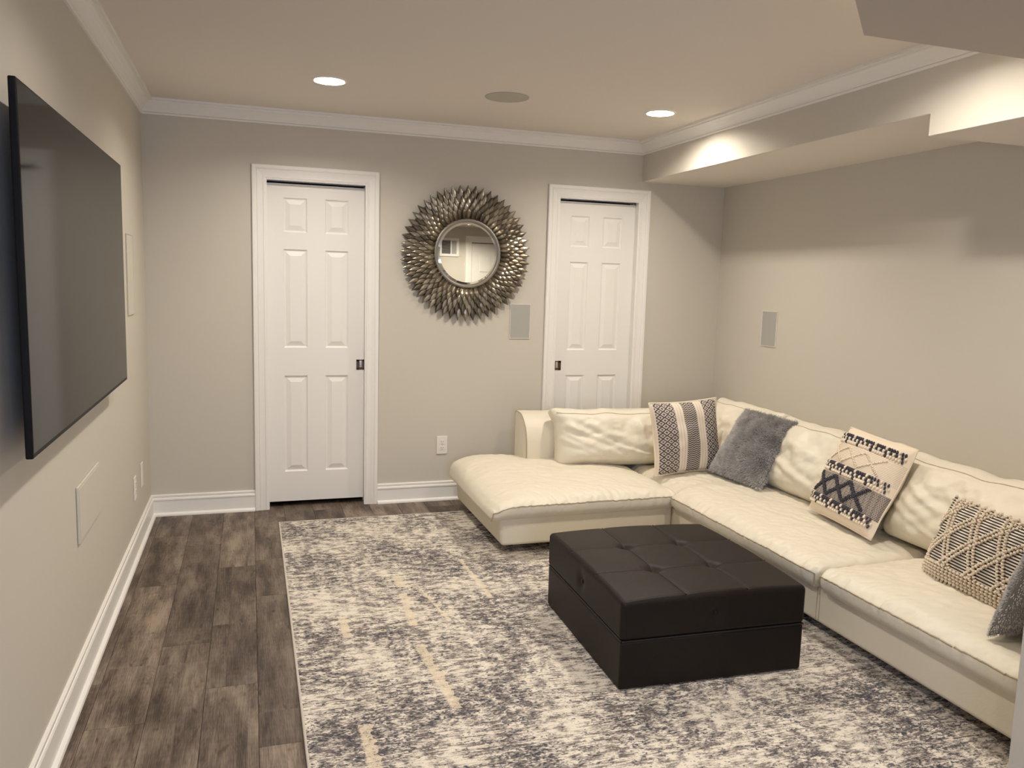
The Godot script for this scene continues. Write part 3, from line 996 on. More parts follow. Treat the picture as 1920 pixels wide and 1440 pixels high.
func build_sofa() -> void:
	var o := thing("sectional_sofa", Vector3(2.9, 0.01, 1.3), "cream leather L-shaped sectional sofa with a chaise end, in the corner by the right door", "sofa")
	# plinths
	var s := Shape.new()
	s.blob(Vector3(0.517, 0.092, 0.4925), 0.022, Vector3i(6, 2, 6), 3, func(p):
		var q: Vector3 = Vector3(2.385, 0.152, 0.7175) + p
		if p.x < -0.3: q.x -= (p.y + 0.092) * 0.10
		return q)
	part("base", s, M.leather_base, o)
	s = Shape.new()
	s.rbox(Vector3(3.38, 0.152, 1.885), Vector3(0.955, 0.184, 3.31), 0.022, 3)
	var lb := part("base", s, M.leather_base, o)
	s = Shape.new()
	for z in [2.475, 2.492]:
		s.tube([Vector3(2.9015, 0.07, z), Vector3(2.9015, 0.24, z)], 0.0016, 5)
	part("stitched_seam", s, M.seam, lb)
	for p in [Vector2(1.98, 0.33), Vector2(2.02, 0.98), Vector2(2.98, 1.12), Vector2(2.98, 2.3), Vector2(2.98, 3.4), Vector2(3.78, 0.33), Vector2(3.78, 2.3), Vector2(3.78, 3.4)]:
		s = Shape.new()
		var floor_y := 0.0105 if p.y > 0.335 and p.x < 3.475 else 0.0005
		s.lathe(Vector3(p.x, 0, p.y), [Vector2(0.0, 0.064), Vector2(0.026, 0.064), Vector2(0.022, floor_y), Vector2(0.0, floor_y)], 16)
		part("leg", s, M.sofa_leg, o)
	# seat cushions
	s = Shape.new()
	var lo := Vector3(1.79, 0.212, 0.245)
	var hi := Vector3(2.915, 0.345, 1.25)
	var side_drop := func(q: Vector3) -> Vector3:
		var t := clampf((q.y - 0.212) / 0.133, 0.0, 1.2)
		q.y += 0.042 * t * exp(-pow((q.x - 1.99) / 0.25, 2.0) - pow((q.z - 0.38) / 0.24, 2.0))
		q.y -= lerpf(0.018, 0.050, smoothstep(0.3, 1.1, q.z)) * t * exp(-pow(maxf(q.x - 1.78, 0.0) / 0.075, 1.5)) + 0.010 * exp(-(q.x - 1.79) / 0.12)
		q.x += 0.02 * t * exp(-(q.x - 1.79) / 0.03)
		return q
	var map := seat_cushion(s, lo, hi, 0.052, 0.046, 61, Vector3(0, 0, 1), side_drop)
	var cu := part("seat_cushion", s, M.leather, o)
	s = Shape.new()
	var h := (hi - lo) / 2
	band_seam(s, map, h, Vector3(0, 0, 1))
	part("piping", s, M.seam, cu)
	s = Shape.new()
	lo = Vector3(2.862, 0.212, 0.44)
	hi = Vector3(3.66, 0.345, 2.503)
	var tuck := func(q: Vector3) -> Vector3:
		var k := 1.0 - smoothstep(1.20, 1.30, q.z)
		q.x += k * 0.075 * clampf((3.3 - q.x) / 0.44, 0.0, 1.0)
		return q
	map = seat_cushion(s, lo, hi, 0.052, 0.044, 71, Vector3(-1, 0, 0), tuck)
	cu = part("seat_cushion", s, M.leather, o)
	s = Shape.new()
	band_seam(s, map, (hi - lo) / 2, Vector3(-1, 0, 0), -0.19, 0.985)
	part("piping", s, M.seam, cu)
	s = Shape.new()
	lo = Vector3(2.862, 0.212, 2.512)
	hi = Vector3(3.66, 0.345, 3.50)
	map = seat_cushion(s, lo, hi, 0.052, 0.042, 81, Vector3(-1, 0, 0), func(q): return q)
	cu = part("seat_cushion", s, M.leather, o)
	s = Shape.new()
	band_seam(s, map, (hi - lo) / 2, Vector3(-1, 0, 0))
	part("piping", s, M.seam, cu)
	# backrest behind the chaise: straight back, rounded front
	var prof := []
	var rim := []
	prof.append(Vector2(0.225, 0.30)); prof.append(Vector2(0.225, 0.625)); prof.append(Vector2(0.232, 0.636)); prof.append(Vector2(0.243, 0.642))
	for k in 9:
		var a := k / 8.0 * PI / 2
		prof.append(Vector2(0.30 + 0.165 * sin(a), 0.642 - 0.20 * (1.0 - cos(a))))
	prof.append(Vector2(0.472, 0.34)); prof.append(Vector2(0.45, 0.30))
	s = Shape.new()
	extrude_x(s, prof, 2.252, 3.62)
	var br := part("backrest", s, M.leather, o)
	s = Shape.new()
	for q in prof:
		rim.append(Vector3(2.2535, q.y, q.x))
	s.tube(rim, 0.0035, 6)
	part("piping", s, M.seam, br)
	# backrest along the wall
	s = Shape.new()
	s.rbox(Vector3(3.735, 0.46, 1.885), Vector3(0.225, 0.33, 3.31), 0.05, 4)
	part("backrest", s, M.leather, o)
	# arm at the near end
	s = Shape.new()
	s.rbox(Vector3(3.40, 0.40, 3.49), Vector3(0.93, 0.40, 0.14), 0.055, 4)
	part("armrest", s, M.leather, o)
	# loose back cushions
	var tb := deg_to_rad(-14.0)
	var xf := Transform3D(Basis(Vector3.UP, -0.10) * Basis(Vector3.RIGHT, tb), Vector3(2.865, 0.515, 0.580))
	back_cushion("back_cushion", xf, Vector3(0.455, 0.182, 0.125), 91, [[Vector2(-0.85, 0.35), Vector2(0.25, -0.72), 0.024, 0.028, 0.18], [Vector2(-0.95, -0.1), Vector2(-0.25, -0.85), 0.020, 0.022, 0.15], [Vector2(-0.7, 0.62), Vector2(0.0, -0.15), 0.03, 0.012, 0.2], [Vector2(0.18, 0.6), Vector2(0.22, -0.3), 0.022, 0.012, 0.0]], Vector2(0.05, 0.03), o)
	var along := func(z: float, half: float, y: float, turn: float) -> Transform3D:
		var b := Basis(Vector3.UP, -PI / 2 + turn) * Basis(Vector3.RIGHT, deg_to_rad(-19.0))
		return Transform3D(b, Vector3(3.515, y, z))
	back_cushion("back_cushion", along.call(0.93, 0.4, 0.56, 0.0), Vector3(0.36, 0.215, 0.115), 101, [[Vector2(0.5, 0.2), Vector2(0.9, -0.6), 0.03, 0.014, 0.2]], Vector2(0.0, 0.01), o)
	back_cushion("back_cushion", along.call(1.76, 0.48, 0.553, 0.0), Vector3(0.47, 0.210, 0.118), 111, [[Vector2(-0.75, -0.1), Vector2(0.1, -0.62), 0.026, 0.018, 0.12], [Vector2(-0.6, 0.3), Vector2(0.1, 0.1), 0.04, 0.014, 0.0], [Vector2(0.5, 0.1), Vector2(0.95, -0.55), 0.03, 0.016, 0.15]], Vector2(0.012, 0.0), o)
	back_cushion("back_cushion", along.call(2.80, 0.55, 0.545, 0.0), Vector3(0.545, 0.205, 0.118), 121, [[Vector2(-0.9, -0.2), Vector2(-0.3, -0.75), 0.024, 0.018, 0.15], [Vector2(-0.75, 0.25), Vector2(-0.35, -0.15), 0.03, 0.018, 0.1], [Vector2(-0.4, 0.4), Vector2(-0.1, -0.2), 0.035, 0.012, -0.1]], Vector2(0.012, 0.0), o)

func band_seam(s: Shape, map: Callable, h: Vector3, front: Vector3, from := -0.985, to := 0.985) -> void:
	# round the top of the front band and down its two ends
	var pts := []
	var yt := h.y * 0.40
	var yb := -h.y * 0.75
	var mk := func(a: float, y: float) -> Vector3:
		var r := 0.052
		var along: float = a * (h.x if absf(front.z) > 0.5 else h.z)
		var len: float = h.x if absf(front.z) > 0.5 else h.z
		var depth: float = h.z if absf(front.z) > 0.5 else h.x
		var back := 0.0
		var over := absf(along) - (len - r)
		if over > 0.0:
			back = r - sqrt(maxf(0.0, r * r - over * over))
		var dy := maxf(0.0, absf(y) - (h.y - r))
		back = maxf(back, r - sqrt(maxf(0.0, r * r - dy * dy)))
		var d := depth - back + 0.0032
		return Vector3(along, y, d) if absf(front.z) > 0.5 else Vector3(-d, y, along)
	for k in 5:
		pts.append(mk.call(from, lerpf(yb, yt - 0.012, k / 5.0)))
	var n := 80
	for k in n + 1:
		var a := lerpf(from, to, float(k) / n)
		var e := minf(a - from, to - a) * (h.x if absf(front.z) > 0.5 else h.z)
		pts.append(mk.call(a, yt - 0.012 * exp(-e / 0.012)))
	for k in 5:
		pts.append(mk.call(to, lerpf(yt - 0.012, yb, (k + 1) / 5.0)))
	seam_path(s, map, pts, 0.0030)

func extrude_x(s: Shape, prof: Array, x0: float, x1: float) -> void:
	var m := prof.size() - 1
	var n := 30
	var f := noise(77, 5.0, 2)
	s.grid(n, m, func(u, w):
		var q: Vector2 = prof[int(round(w * m))]
		var x := lerpf(x0 + 0.006, x1, u)
		return Vector3(x, q.y + f.get_noise_2d(x, q.x * 4.0) * 0.004, q.x))
	for e in [x0, x1]:
		var mid := Vector3(e, 0.42, 0.32)
		for k in m:
			var a: Vector2 = prof[k]
			var b: Vector2 = prof[k + 1]
			if k == m - 1:
				s.tri(mid, Vector3(e, prof[0].y, prof[0].x), Vector3(e, b.y, b.x)) if e == x0 else s.tri(mid, Vector3(e, b.y, b.x), Vector3(e, prof[0].y, prof[0].x))
			if e == x0: s.tri(mid, Vector3(e, b.y, b.x), Vector3(e, a.y, a.x))
			else: s.tri(mid, Vector3(e, a.y, a.x), Vector3(e, b.y, b.x))

# ------------------------------------------------------------------ ottoman
func build_ottoman() -> void:
	var at := Vector3(2.252, 0.0105, 2.318)
	var o := thing("storage_ottoman", at, "square dark brown leather ottoman with a button-tufted lid, on the rug before the sofa", "ottoman")
	o.rotation.y = deg_to_rad(-1.9)
	var w := 0.775
	var d := 0.832
	var s := Shape.new()
	s.rbox(Vector3(0, 0.0935, 0), Vector3(w - 0.006, 0.183, d - 0.006), 0.010, 3)
	lpart("box", s, M.brown, o)
	var lid := func(p: Vector3) -> Vector3:
		var q := p
		if p.y > 0.0:
			var t := p.y / 0.079
			var dip := 0.0
			for bx in [-w / 6, w / 6]:
				for bz in [-d / 6, d / 6]:
					var r2 := Vector2(p.x - bx, p.z - bz).length()
					dip += 0.017 * exp(-pow(r2 / 0.026, 2.0)) + 0.004 * exp(-r2 / 0.05)
			for gx in [-w / 6, w / 6]:
				dip += 0.0025 * exp(-pow((p.x - gx) / 0.008, 2.0)) + 0.0022 * exp(-absf(p.x - gx) / 0.035)
			for gz in [-d / 6, d / 6]:
				dip += 0.0025 * exp(-pow((p.z - gz) / 0.008, 2.0)) + 0.0022 * exp(-absf(p.z - gz) / 0.035)
			q.y += (0.014 * (1.0 - pow(p.x / w * 2.0, 2.0) * pow(p.z / d * 2.0, 2.0)) - dip) * smoothstep(0.6, 1.0, t)
		# pinched buttons on the sides
		if absf(p.x) > w / 2 - 0.02:
			q.x -= signf(p.x) * 0.012 * exp(-(p.z * p.z + p.y * p.y) / 0.0008)
		if absf(p.z) > d / 2 - 0.02:
			q.z -= signf(p.z) * 0.012 * exp(-(p.x * p.x + p.y * p.y) / 0.0008)
		return q + Vector3(0, 0.264, 0)
	s = Shape.new()
	s.blob(Vector3(w / 2, 0.075, d / 2), 0.018, Vector3i(90, 6, 90), 4, lid)
	var l := lpart("lid", s, M.brown, o)
	for bx in [-w / 6, w / 6]:
		for bz in [-d / 6, d / 6]:
			s = Shape.new()
			var top: Vector3 = lid.call(Vector3(bx, 0.075, bz))
			s.ball(top + Vector3(0, 0.003, 0), Basis.from_scale(Vector3(0.012, 0.006, 0.012)), 14, 8)
			lpart("button", s, M.brown, l)
	for g in [-1.0, 1.0]:
		for way in 2:
			s = Shape.new()
			var path := []
			for k in 61:
				var t := lerpf(-0.985, 0.985, k / 60.0)
				var q := Vector3(g * w / 6, 0.075, t * d / 2) if way == 0 else Vector3(t * w / 2, 0.075, g * d / 6)
				path.append(lid.call(q) + Vector3(0, 0.0004, 0))
			s.tube(path, 0.0019, 5)
			lpart("lid_seam", s, M.brown_seam, l)
	for e in [Vector3(w / 2, 0, 0), Vector3(-w / 2, 0, 0), Vector3(0, 0, d / 2), Vector3(0, 0, -d / 2)]:
		s = Shape.new()
		var c: Vector3 = lid.call(e)
		var k := Basis.from_scale(Vector3(0.005, 0.010, 0.010)) if absf(e.x) > 0.0 else Basis.from_scale(Vector3(0.010, 0.010, 0.005))
		s.ball(c + e.normalized() * 0.003, k, 14, 8)
		lpart("button", s, M.brown, l)
	s = Shape.new()
	for r in [[0.3425, 0.003]]:
		var pts := []
		var hx := w / 2 - 0.006
		var hz := d / 2 - 0.006
		for q in [Vector3(-hx, 0, -hz), Vector3(hx, 0, -hz), Vector3(hx, 0, hz), Vector3(-hx, 0, hz), Vector3(-hx, 0, -hz)]:
			pts.append(q + Vector3(0, 0.187, 0))
		for k in 4:
			s.tube([pts[k], pts[k + 1]], 0.004, 6)
	lpart("lid_welt", s, M.brown_seam, o)

# ------------------------------------------------------------------ television
func build_tv() -> void:
	var z0 := 1.372
	var z1 := 3.004
	var y0 := 1.011
	var y1 := 1.930
	var o := thing("television", Vector3(0.0, 1.016, 2.2), "large flat black television on the left wall", "television")
	var s := Shape.new()
	s.rbox(Vector3(0.063, (y0 + y1) / 2, (z0 + z1) / 2), Vector3(0.018, y1 - y0, z1 - z0), 0.004, 2)
	part("case", s, M.tv_case, o)
	s = Shape.new()
	s.rbox(Vector3(0.0715, (y0 + y1) / 2 + 0.004, (z0 + z1) / 2), Vector3(0.002, y1 - y0 - 0.018, z1 - z0 - 0.010), 0.0008, 1)
	part("screen", s, M.screen, o)
	s = Shape.new()
	s.rbox(Vector3(0.041, 1.30, 2.2), Vector3(0.030, 0.44, 1.2), 0.006, 2)
	part("rear_housing", s, M.tv_case, o)
	s = Shape.new()
	s.rbox(Vector3(0.0135, 1.42, 2.2), Vector3(0.025, 0.42, 0.62), 0.002, 1)
	part("wall_mount", s, M.tv_case, o)

# ------------------------------------------------------------------ mirror
func build_mirror() -> void:
	var c := Vector3(1.950, 1.660, 0.0)
	var o := thing("sunburst_mirror", c, "round wall mirror in a sunburst of overlapping antique silver metal leaves", "mirror")
	# backing disc
	var face := Basis(Vector3.RIGHT, PI / 2)     # turns the lathe axis to +z
	var s := Shape.new()
	s.lathe(Vector3.ZERO, [Vector2(0.0, 0.004), Vector2(0.34, 0.004), Vector2(0.34, 0.012), Vector2(0.0, 0.012)], 48, face)
	lpart("backing", s, M.tv_case, o)
	s = Shape.new()
	s.lathe(Vector3.ZERO, [Vector2(0.0, 0.050), Vector2(0.188, 0.050), Vector2(0.204, 0.0465), Vector2(0.204, 0.040), Vector2(0.0, 0.040)], 64, face)
	lpart("mirror_glass", s, M.mirror, o)
	s = Shape.new()
	var prof := []
	for k in 13:
		var a := k / 12.0 * TAU
		prof.append(Vector2(0.2145 + 0.0125 * cos(a), 0.047 + 0.013 * sin(a)))
	s.lathe(Vector3.ZERO, prof, 64, face, false)
	lpart("rim", s, M.rim, o)
	# leaves in five overlapping rounds; the outermost lies against the wall
	var rounds := [[0.262, 0.441, 0.012, 0.038, 0.052], [0.238, 0.405, 0.020, 0.048, 0.050], [0.224, 0.368, 0.028, 0.057, 0.047], [0.216, 0.331, 0.036, 0.064, 0.043], [0.212, 0.294, 0.043, 0.068, 0.038]]
	var rng := RandomNumberGenerator.new()
	rng.seed = 9
	var count := 52
	for k in rounds.size():
		var r: Array = rounds[k]
		var m := leaf(r[1] - r[0], r[4], r[3] - r[2]).mesh()
		for i in count:
			var a := TAU * (i + 0.5 * (k % 2)) / count
			var lp := lpart("leaf", m, [M.silver, M.silver_b, M.silver_c][rng.randi() % 3], o)
			var dir := Vector3(cos(a), sin(a), 0)
			var side := Vector3(-sin(a), cos(a), 0)
			var tw := (rng.randf() - 0.5) * 0.10
			var b := Basis(side, dir, Vector3(0, 0, 1)) * Basis(Vector3.UP, tw + PI)
			b = Basis(-side, dir, Vector3(0, 0, 1)) if b.determinant() < 0 else b
			b = Basis(side * -1.0, dir, Vector3(0, 0, 1)) * Basis(Vector3.UP, tw)
			lp.transform = Transform3D(b, dir * (r[0] + rng.randf() * 0.003) + Vector3(0, 0, r[2]))

func leaf(len: float, wid: float, rise: float) -> Shape:
	# y runs outward, z to the viewer: a keeled, hollow-sided leaf that lifts towards its tip and droops at the end
	var s := Shape.new()
	var st := [0.0, 0.25, 0.45, 0.60, 0.72, 0.86, 1.0]
	var hw := [0.30, 0.36, 0.46, 0.50, 0.45, 0.25, 0.0]
	var zz := [0.0, 0.30, 0.65, 0.90, 1.0, 0.95, 0.72]
	for sd in [-1.0, 1.0]:
		for k in 6:
			var q := []
			for e in [k, k + 1]:
				var y: float = st[e] * len
				var z: float = zz[e] * rise * 0.8
				var x: float = hw[e] * wid
				q.append([Vector3(0, y, z + 0.014 * (1.0 - st[e] * 0.7)), Vector3(sd * x * 0.55, y, z + 0.0035), Vector3(sd * x, y, z - 0.010)])
			for j in 2:
				var a: Vector3 = q[0][j]
				var b: Vector3 = q[0][j + 1]
				var c: Vector3 = q[1][j + 1]
				var d: Vector3 = q[1][j]
				if sd > 0: s.quad(a, d, c, b)
				else: s.quad(a, b, c, d)
	return s

# ------------------------------------------------------------------ small fittings
func outlet(at: Vector3, b: Basis, label: String) -> void:
	var o := thing("wall_outlet", at, label, "outlet", "duplex wall outlets")
	o.basis = b
	var s := Shape.new()
	s.rbox(Vector3(0, 0, 0.003), Vector3(0.074, 0.122, 0.006), 0.0025, 2)
	lpart("plate", s, M.plastic, o)
	for y in [-0.0205, 0.0205]:
		s = Shape.new()
		s.rbox(Vector3(0, y, 0.0065), Vector3(0.034, 0.029, 0.003), 0.0014, 2)
		var r := lpart("receptacle", s, M.plastic, o)
		s = Shape.new()
		s.rbox(Vector3(-0.0065, y + 0.003, 0.0078), Vector3(0.0025, 0.009, 0.001), 0.0003)
		s.rbox(Vector3(0.0065, y + 0.003, 0.0078), Vector3(0.0025, 0.007, 0.001), 0.0003)
		s.ball(Vector3(0, y - 0.008, 0.0078), Basis.from_scale(Vector3(0.0026, 0.0026, 0.0008)), 10, 5)
		lpart("slot", s, M.slot, r)
	s = Shape.new()
	s.ball(Vector3(0, 0, 0.006), Basis.from_scale(Vector3(0.003, 0.003, 0.0012)), 12, 6)
	lpart("screw", s, M.bright_metal, o)

func wall_speaker(at: Vector3, b: Basis, w: float, h: float, label: String, grille: Material, frame: Material) -> void:
	var o := thing("wall_speaker", at, label, "speaker", "flush in-wall speakers")
	o.basis = b
	var s := Shape.new()
	var e := 0.0035
	for q in [[0, h / 2 - e / 2, w, e], [0, -h / 2 + e / 2, w, e], [-w / 2 + e / 2, 0, e, h - 2 * e], [w / 2 - e / 2, 0, e, h - 2 * e]]:
		s.rbox(Vector3(q[0], q[1], 0.003), Vector3(q[2], q[3], 0.006), 0.0012, 1)
	lpart("frame", s, frame, o)
	s = Shape.new()
	s.rbox(Vector3(0, 0, 0.002), Vector3(w - 2 * e, h - 2 * e, 0.004), 0.0012, 1)
	lpart("grille", s, grille, o)

func build_fittings() -> void:
	var to_right := Basis(Vector3.UP, PI / 2)     # local z becomes +x
	var to_left := Basis(Vector3.UP, -PI / 2)
	outlet(Vector3(1.811, 0.379, 0.0005), Basis(), "white duplex outlet on the end wall beside the chaise of the sofa")
	outlet(Vector3(0.0005, 0.355, 0.705), to_right, "white duplex outlet on the television wall near the corner")
	var o := thing("blank_plate", Vector3(0.0005, 0.361, 0.425), "narrow white cover plate on the television wall, between the outlet and the corner", "plate")
	o.basis = to_right
	var s := Shape.new()
	s.rbox(Vector3(0, 0, 0.003), Vector3(0.074, 0.135, 0.006), 0.0025, 2)
	lpart("plate", s, M.plastic, o)
	s = Shape.new()
	s.rbox(Vector3(0, 0, 0.0063), Vector3(0.034, 0.067, 0.0015), 0.0006, 1)
	lpart("insert", s, M.plastic, o)
	o = thing("access_panel", Vector3(0.0005, 0.6225, 1.945), "square painted access panel low on the wall under the television", "panel")
	o.basis = to_right
	s = Shape.new()
	s.rbox(Vector3(0, 0, 0.004), Vector3(0.418, 0.206, 0.008), 0.003, 2)
	lpart("frame", s, M.wall_panel if M.has("wall_panel") else M.wall, o)
	s = Shape.new()
	s.rbox(Vector3(0, 0, 0.0085), Vector3(0.398, 0.186, 0.002), 0.0009, 1)
	lpart("door", s, M.wall, o)
	wall_speaker(Vector3(2.340, 1.218, 0.0005), Basis(), 0.146, 0.234, "grey in-wall speaker with a thin white frame, just below the sunburst mirror", M.grille, M.plastic)
	wall_speaker(Vector3(RIGHT - 0.0005, 1.222, 0.645), to_left, 0.165, 0.234, "grey in-wall speaker on the sofa wall near the corner", M.grille, M.plastic)
	wall_speaker(Vector3(0.0005, 1.465, 0.640), to_right, 0.23, 0.41, "tall wall-coloured in-wall speaker just beyond the far edge of the television", M.wall, M.wall)
	var c := Vector3(1.918, CEIL - 0.0005, 0.936)
	o = thing("ceiling_speaker", c, "round grey speaker grille flush in the ceiling between the two lights", "speaker")
	s = Shape.new()
	s.lathe(c, [Vector2(0.0, -0.0035), Vector2(0.112, -0.0035), Vector2(0.113, 0.0), Vector2(0.0, 0.0)], 48)
	part("grille", s, M.ceil_grille, o)
	s = Shape.new()
	s.lathe(c, [Vector2(0.113, 0.0), Vector2(0.113, -0.004), Vector2(0.118, -0.003), Vector2(0.119, 0.0)], 48)
	part("ring", s, M.ceil_grille, o)

# ------------------------------------------------------------------ throw pillows
class Pad:   # a stuffed pillow in its own axes
	var w: float
	var h: float
	var t: float
	var pinch := 0.06
	var f: FastNoiseLite
	var lump := 0.012
	func pt(u: float, v: float, side: float) -> Vector3:
		var x := w / 2 * u * (1.0 - pinch * (1.0 - v * v) * u * u)
		var y := h / 2 * v * (1.0 - pinch * (1.0 - u * u) * v * v)
		var k := pow(maxf(0.0, (1.0 - pow(absf(u), 2.6)) * (1.0 - pow(absf(v), 2.6))), 0.55)
		var z := side * t * k + f.get_noise_3d(x, y, side) * lump * k + f.get_noise_2d(x * 0.6, y * 0.6) * lump
		return Vector3(x, y, z)
	func nrm(u: float, v: float, side: float) -> Vector3:
		var e := 0.02
		var a := pt(minf(u + e, 1), v, side) - pt(maxf(u - e, -1), v, side)
		var b := pt(u, minf(v + e, 1), side) - pt(u, maxf(v - e, -1), side)
		return (a.cross(b) * side).normalized()

func pad(w: float, h: float, t: float, sd: int, lump := 0.012, pinch := 0.06) -> Pad:
	var p := Pad.new()
	p.w = w; p.h = h; p.t = t; p.lump = lump; p.pinch = pinch
	p.f = noise(sd, 5.0, 2)
	return p

func pad_face(p: Pad, side: float, n := 44) -> Shape:
	var s := Shape.new()
	s.grid(n, n, func(u, v): return p.pt((u * 2 - 1) * side, v * 2 - 1, side))
	for k in s.uv.size():
		s.uv[k] = Vector2(s.uv[k].x if side > 0 else 1.0 - s.uv[k].x, 1.0 - s.uv[k].y)
	return s

# order the winding by hand: open sheets facing along their side
func sheet(s: Shape, want: Vector3) -> ArrayMesh:
	var sum := Vector3.ZERO
	for nn in s.n:
		sum += nn
	if sum.dot(want) < 0.0:
		for k in range(0, s.ix.size(), 3):
			var t := s.ix[k + 1]
			s.ix[k + 1] = s.ix[k + 2]
			s.ix[k + 2] = t
		for k in s.n.size():
			s.n[k] = -s.n[k]
	return s.mesh(false)

func pillow_root(at: Vector3, x: Vector3, y: Vector3, label: String, group: String) -> Node3D:
	var o := thing("throw_pillow", at, label, "pillow", group)
	var z := x.cross(y).normalized()
	var yy := z.cross(x).normalized()
	o.basis = Basis(x.normalized(), yy, z)
	return o

func edge_tube(p: Pad, r: float, wob := 0.0) -> Shape:
	var pts := []
	for e in 4:
		for k in 24:
			var t := -1.0 + 2.0 * k / 24.0
			var q: Vector2 = [Vector2(t, -1), Vector2(1, t), Vector2(-t, 1), Vector2(-1, -t)][e]
			pts.append(p.pt(q.x, q.y, 1.0) * (1.0 + wob * 0.0))
	pts.append(pts[0])
	var s := Shape.new()
	s.tube(pts, r, 6)
	return s

func fur(p: Pad, n: int, len: float, sd: int, comb: Vector3, parent: Node) -> void:
	var s := Shape.new()
	# one curved three-sided hair lock, narrowing to the tip
	var ring := func(k: int) -> Array:
		var t := k / 3.0
		var r := 0.0017 * (1.0 - t * 0.85)
		var out := []
		for j in 3:
			var a := TAU * j / 3.0
			out.append(Vector3(cos(a) * r, t, t * t * 0.22 + sin(a) * r / len * 1.0))
		return out
	for k in 3:
		var lo: Array = ring.call(k)
		var hi: Array = ring.call(k + 1)
		for j in 3:
			s.quad(lo[j], hi[j], hi[(j + 1) % 3], lo[(j + 1) % 3])
	var mm := MultiMesh.new()
	mm.transform_format = MultiMesh.TRANSFORM_3D
	mm.use_colors = true
	mm.mesh = s.mesh()
	mm.instance_count = n
	var rng := RandomNumberGenerator.new()
	rng.seed = sd
	var swirl := noise(sd + 3, 7.0, 2)
	var tone := noise(sd + 4, 16.0, 3)
	for i in n:
		var u := rng.randf() * 2 - 1
		var v := rng.randf() * 2 - 1
		var side := 1.0 if rng.randf() < 0.72 else -1.0
		var q := p.pt(u, v, side)
		var nn := p.nrm(u, v, side)
		if not nn.is_finite() or nn.length_squared() < 0.5:
			nn = Vector3(0, 0, side)
		var a := swirl.get_noise_3d(q.x, q.y, side) * 1.5
		var cdir := comb.rotated(Vector3(0, 0, 1), a)
		var dir := (nn * 0.75 + cdir * 0.75 + Vector3(rng.randf() - 0.5, rng.randf() - 0.5, rng.randf() - 0.5) * 0.7).normalized()
		var x := dir.cross(nn)
		if x.length_squared() < 1e-4:
			x = dir.cross(Vector3(0.3, 0.5, 0.8))
		x = x.normalized()
		var z := x.cross(dir).normalized()
		var l := len * (0.65 + 0.6 * rng.randf())
		mm.set_instance_transform(i, Transform3D(Basis(x, dir * l, z * len), q - nn * 0.001))
		var g := 0.95 + tone.get_noise_3d(q.x, q.y, side) * 0.22 + (rng.randf() - 0.5) * 0.30
		mm.set_instance_color(i, Color(g, g, g * 1.02))
	var o := MultiMeshInstance3D.new()
	o.name = "fur_pile"
	o.multimesh = mm
	o.material_override = M.fur
	o.set_meta("kind", "stuff")
	parent.add_child(o, true)

func beads(s: Shape, p: Pad, a: Vector2, b: Vector2, step: float, r: float, lift: float, twist := 0.0) -> void:
	# a plait of wool bumps lying on the pillow's front from a to b (u, v)
	var pa := p.pt(a.x, a.y, 1.0)
	var pb := p.pt(b.x, b.y, 1.0)
	var m := maxi(1, int(round((pb - pa).length() / step)))
	for k in m + 1:
		var q := a.lerp(b, float(k) / m)
		var nn := p.nrm(q.x, q.y, 1.0)
		var c := p.pt(q.x, q.y, 1.0) + nn * lift
		var dir := (pb - pa).normalized()
		var x := dir.cross(nn).normalized()
		var bb := Basis(x * r, nn * r * 0.85, dir * r * 0.72).rotated(nn, twist * (1.0 if k % 2 == 0 else -1.0))
		s.ball(c + x * r * 0.12 * (1.0 if k % 2 == 0 else -1.0), bb, 8, 6)

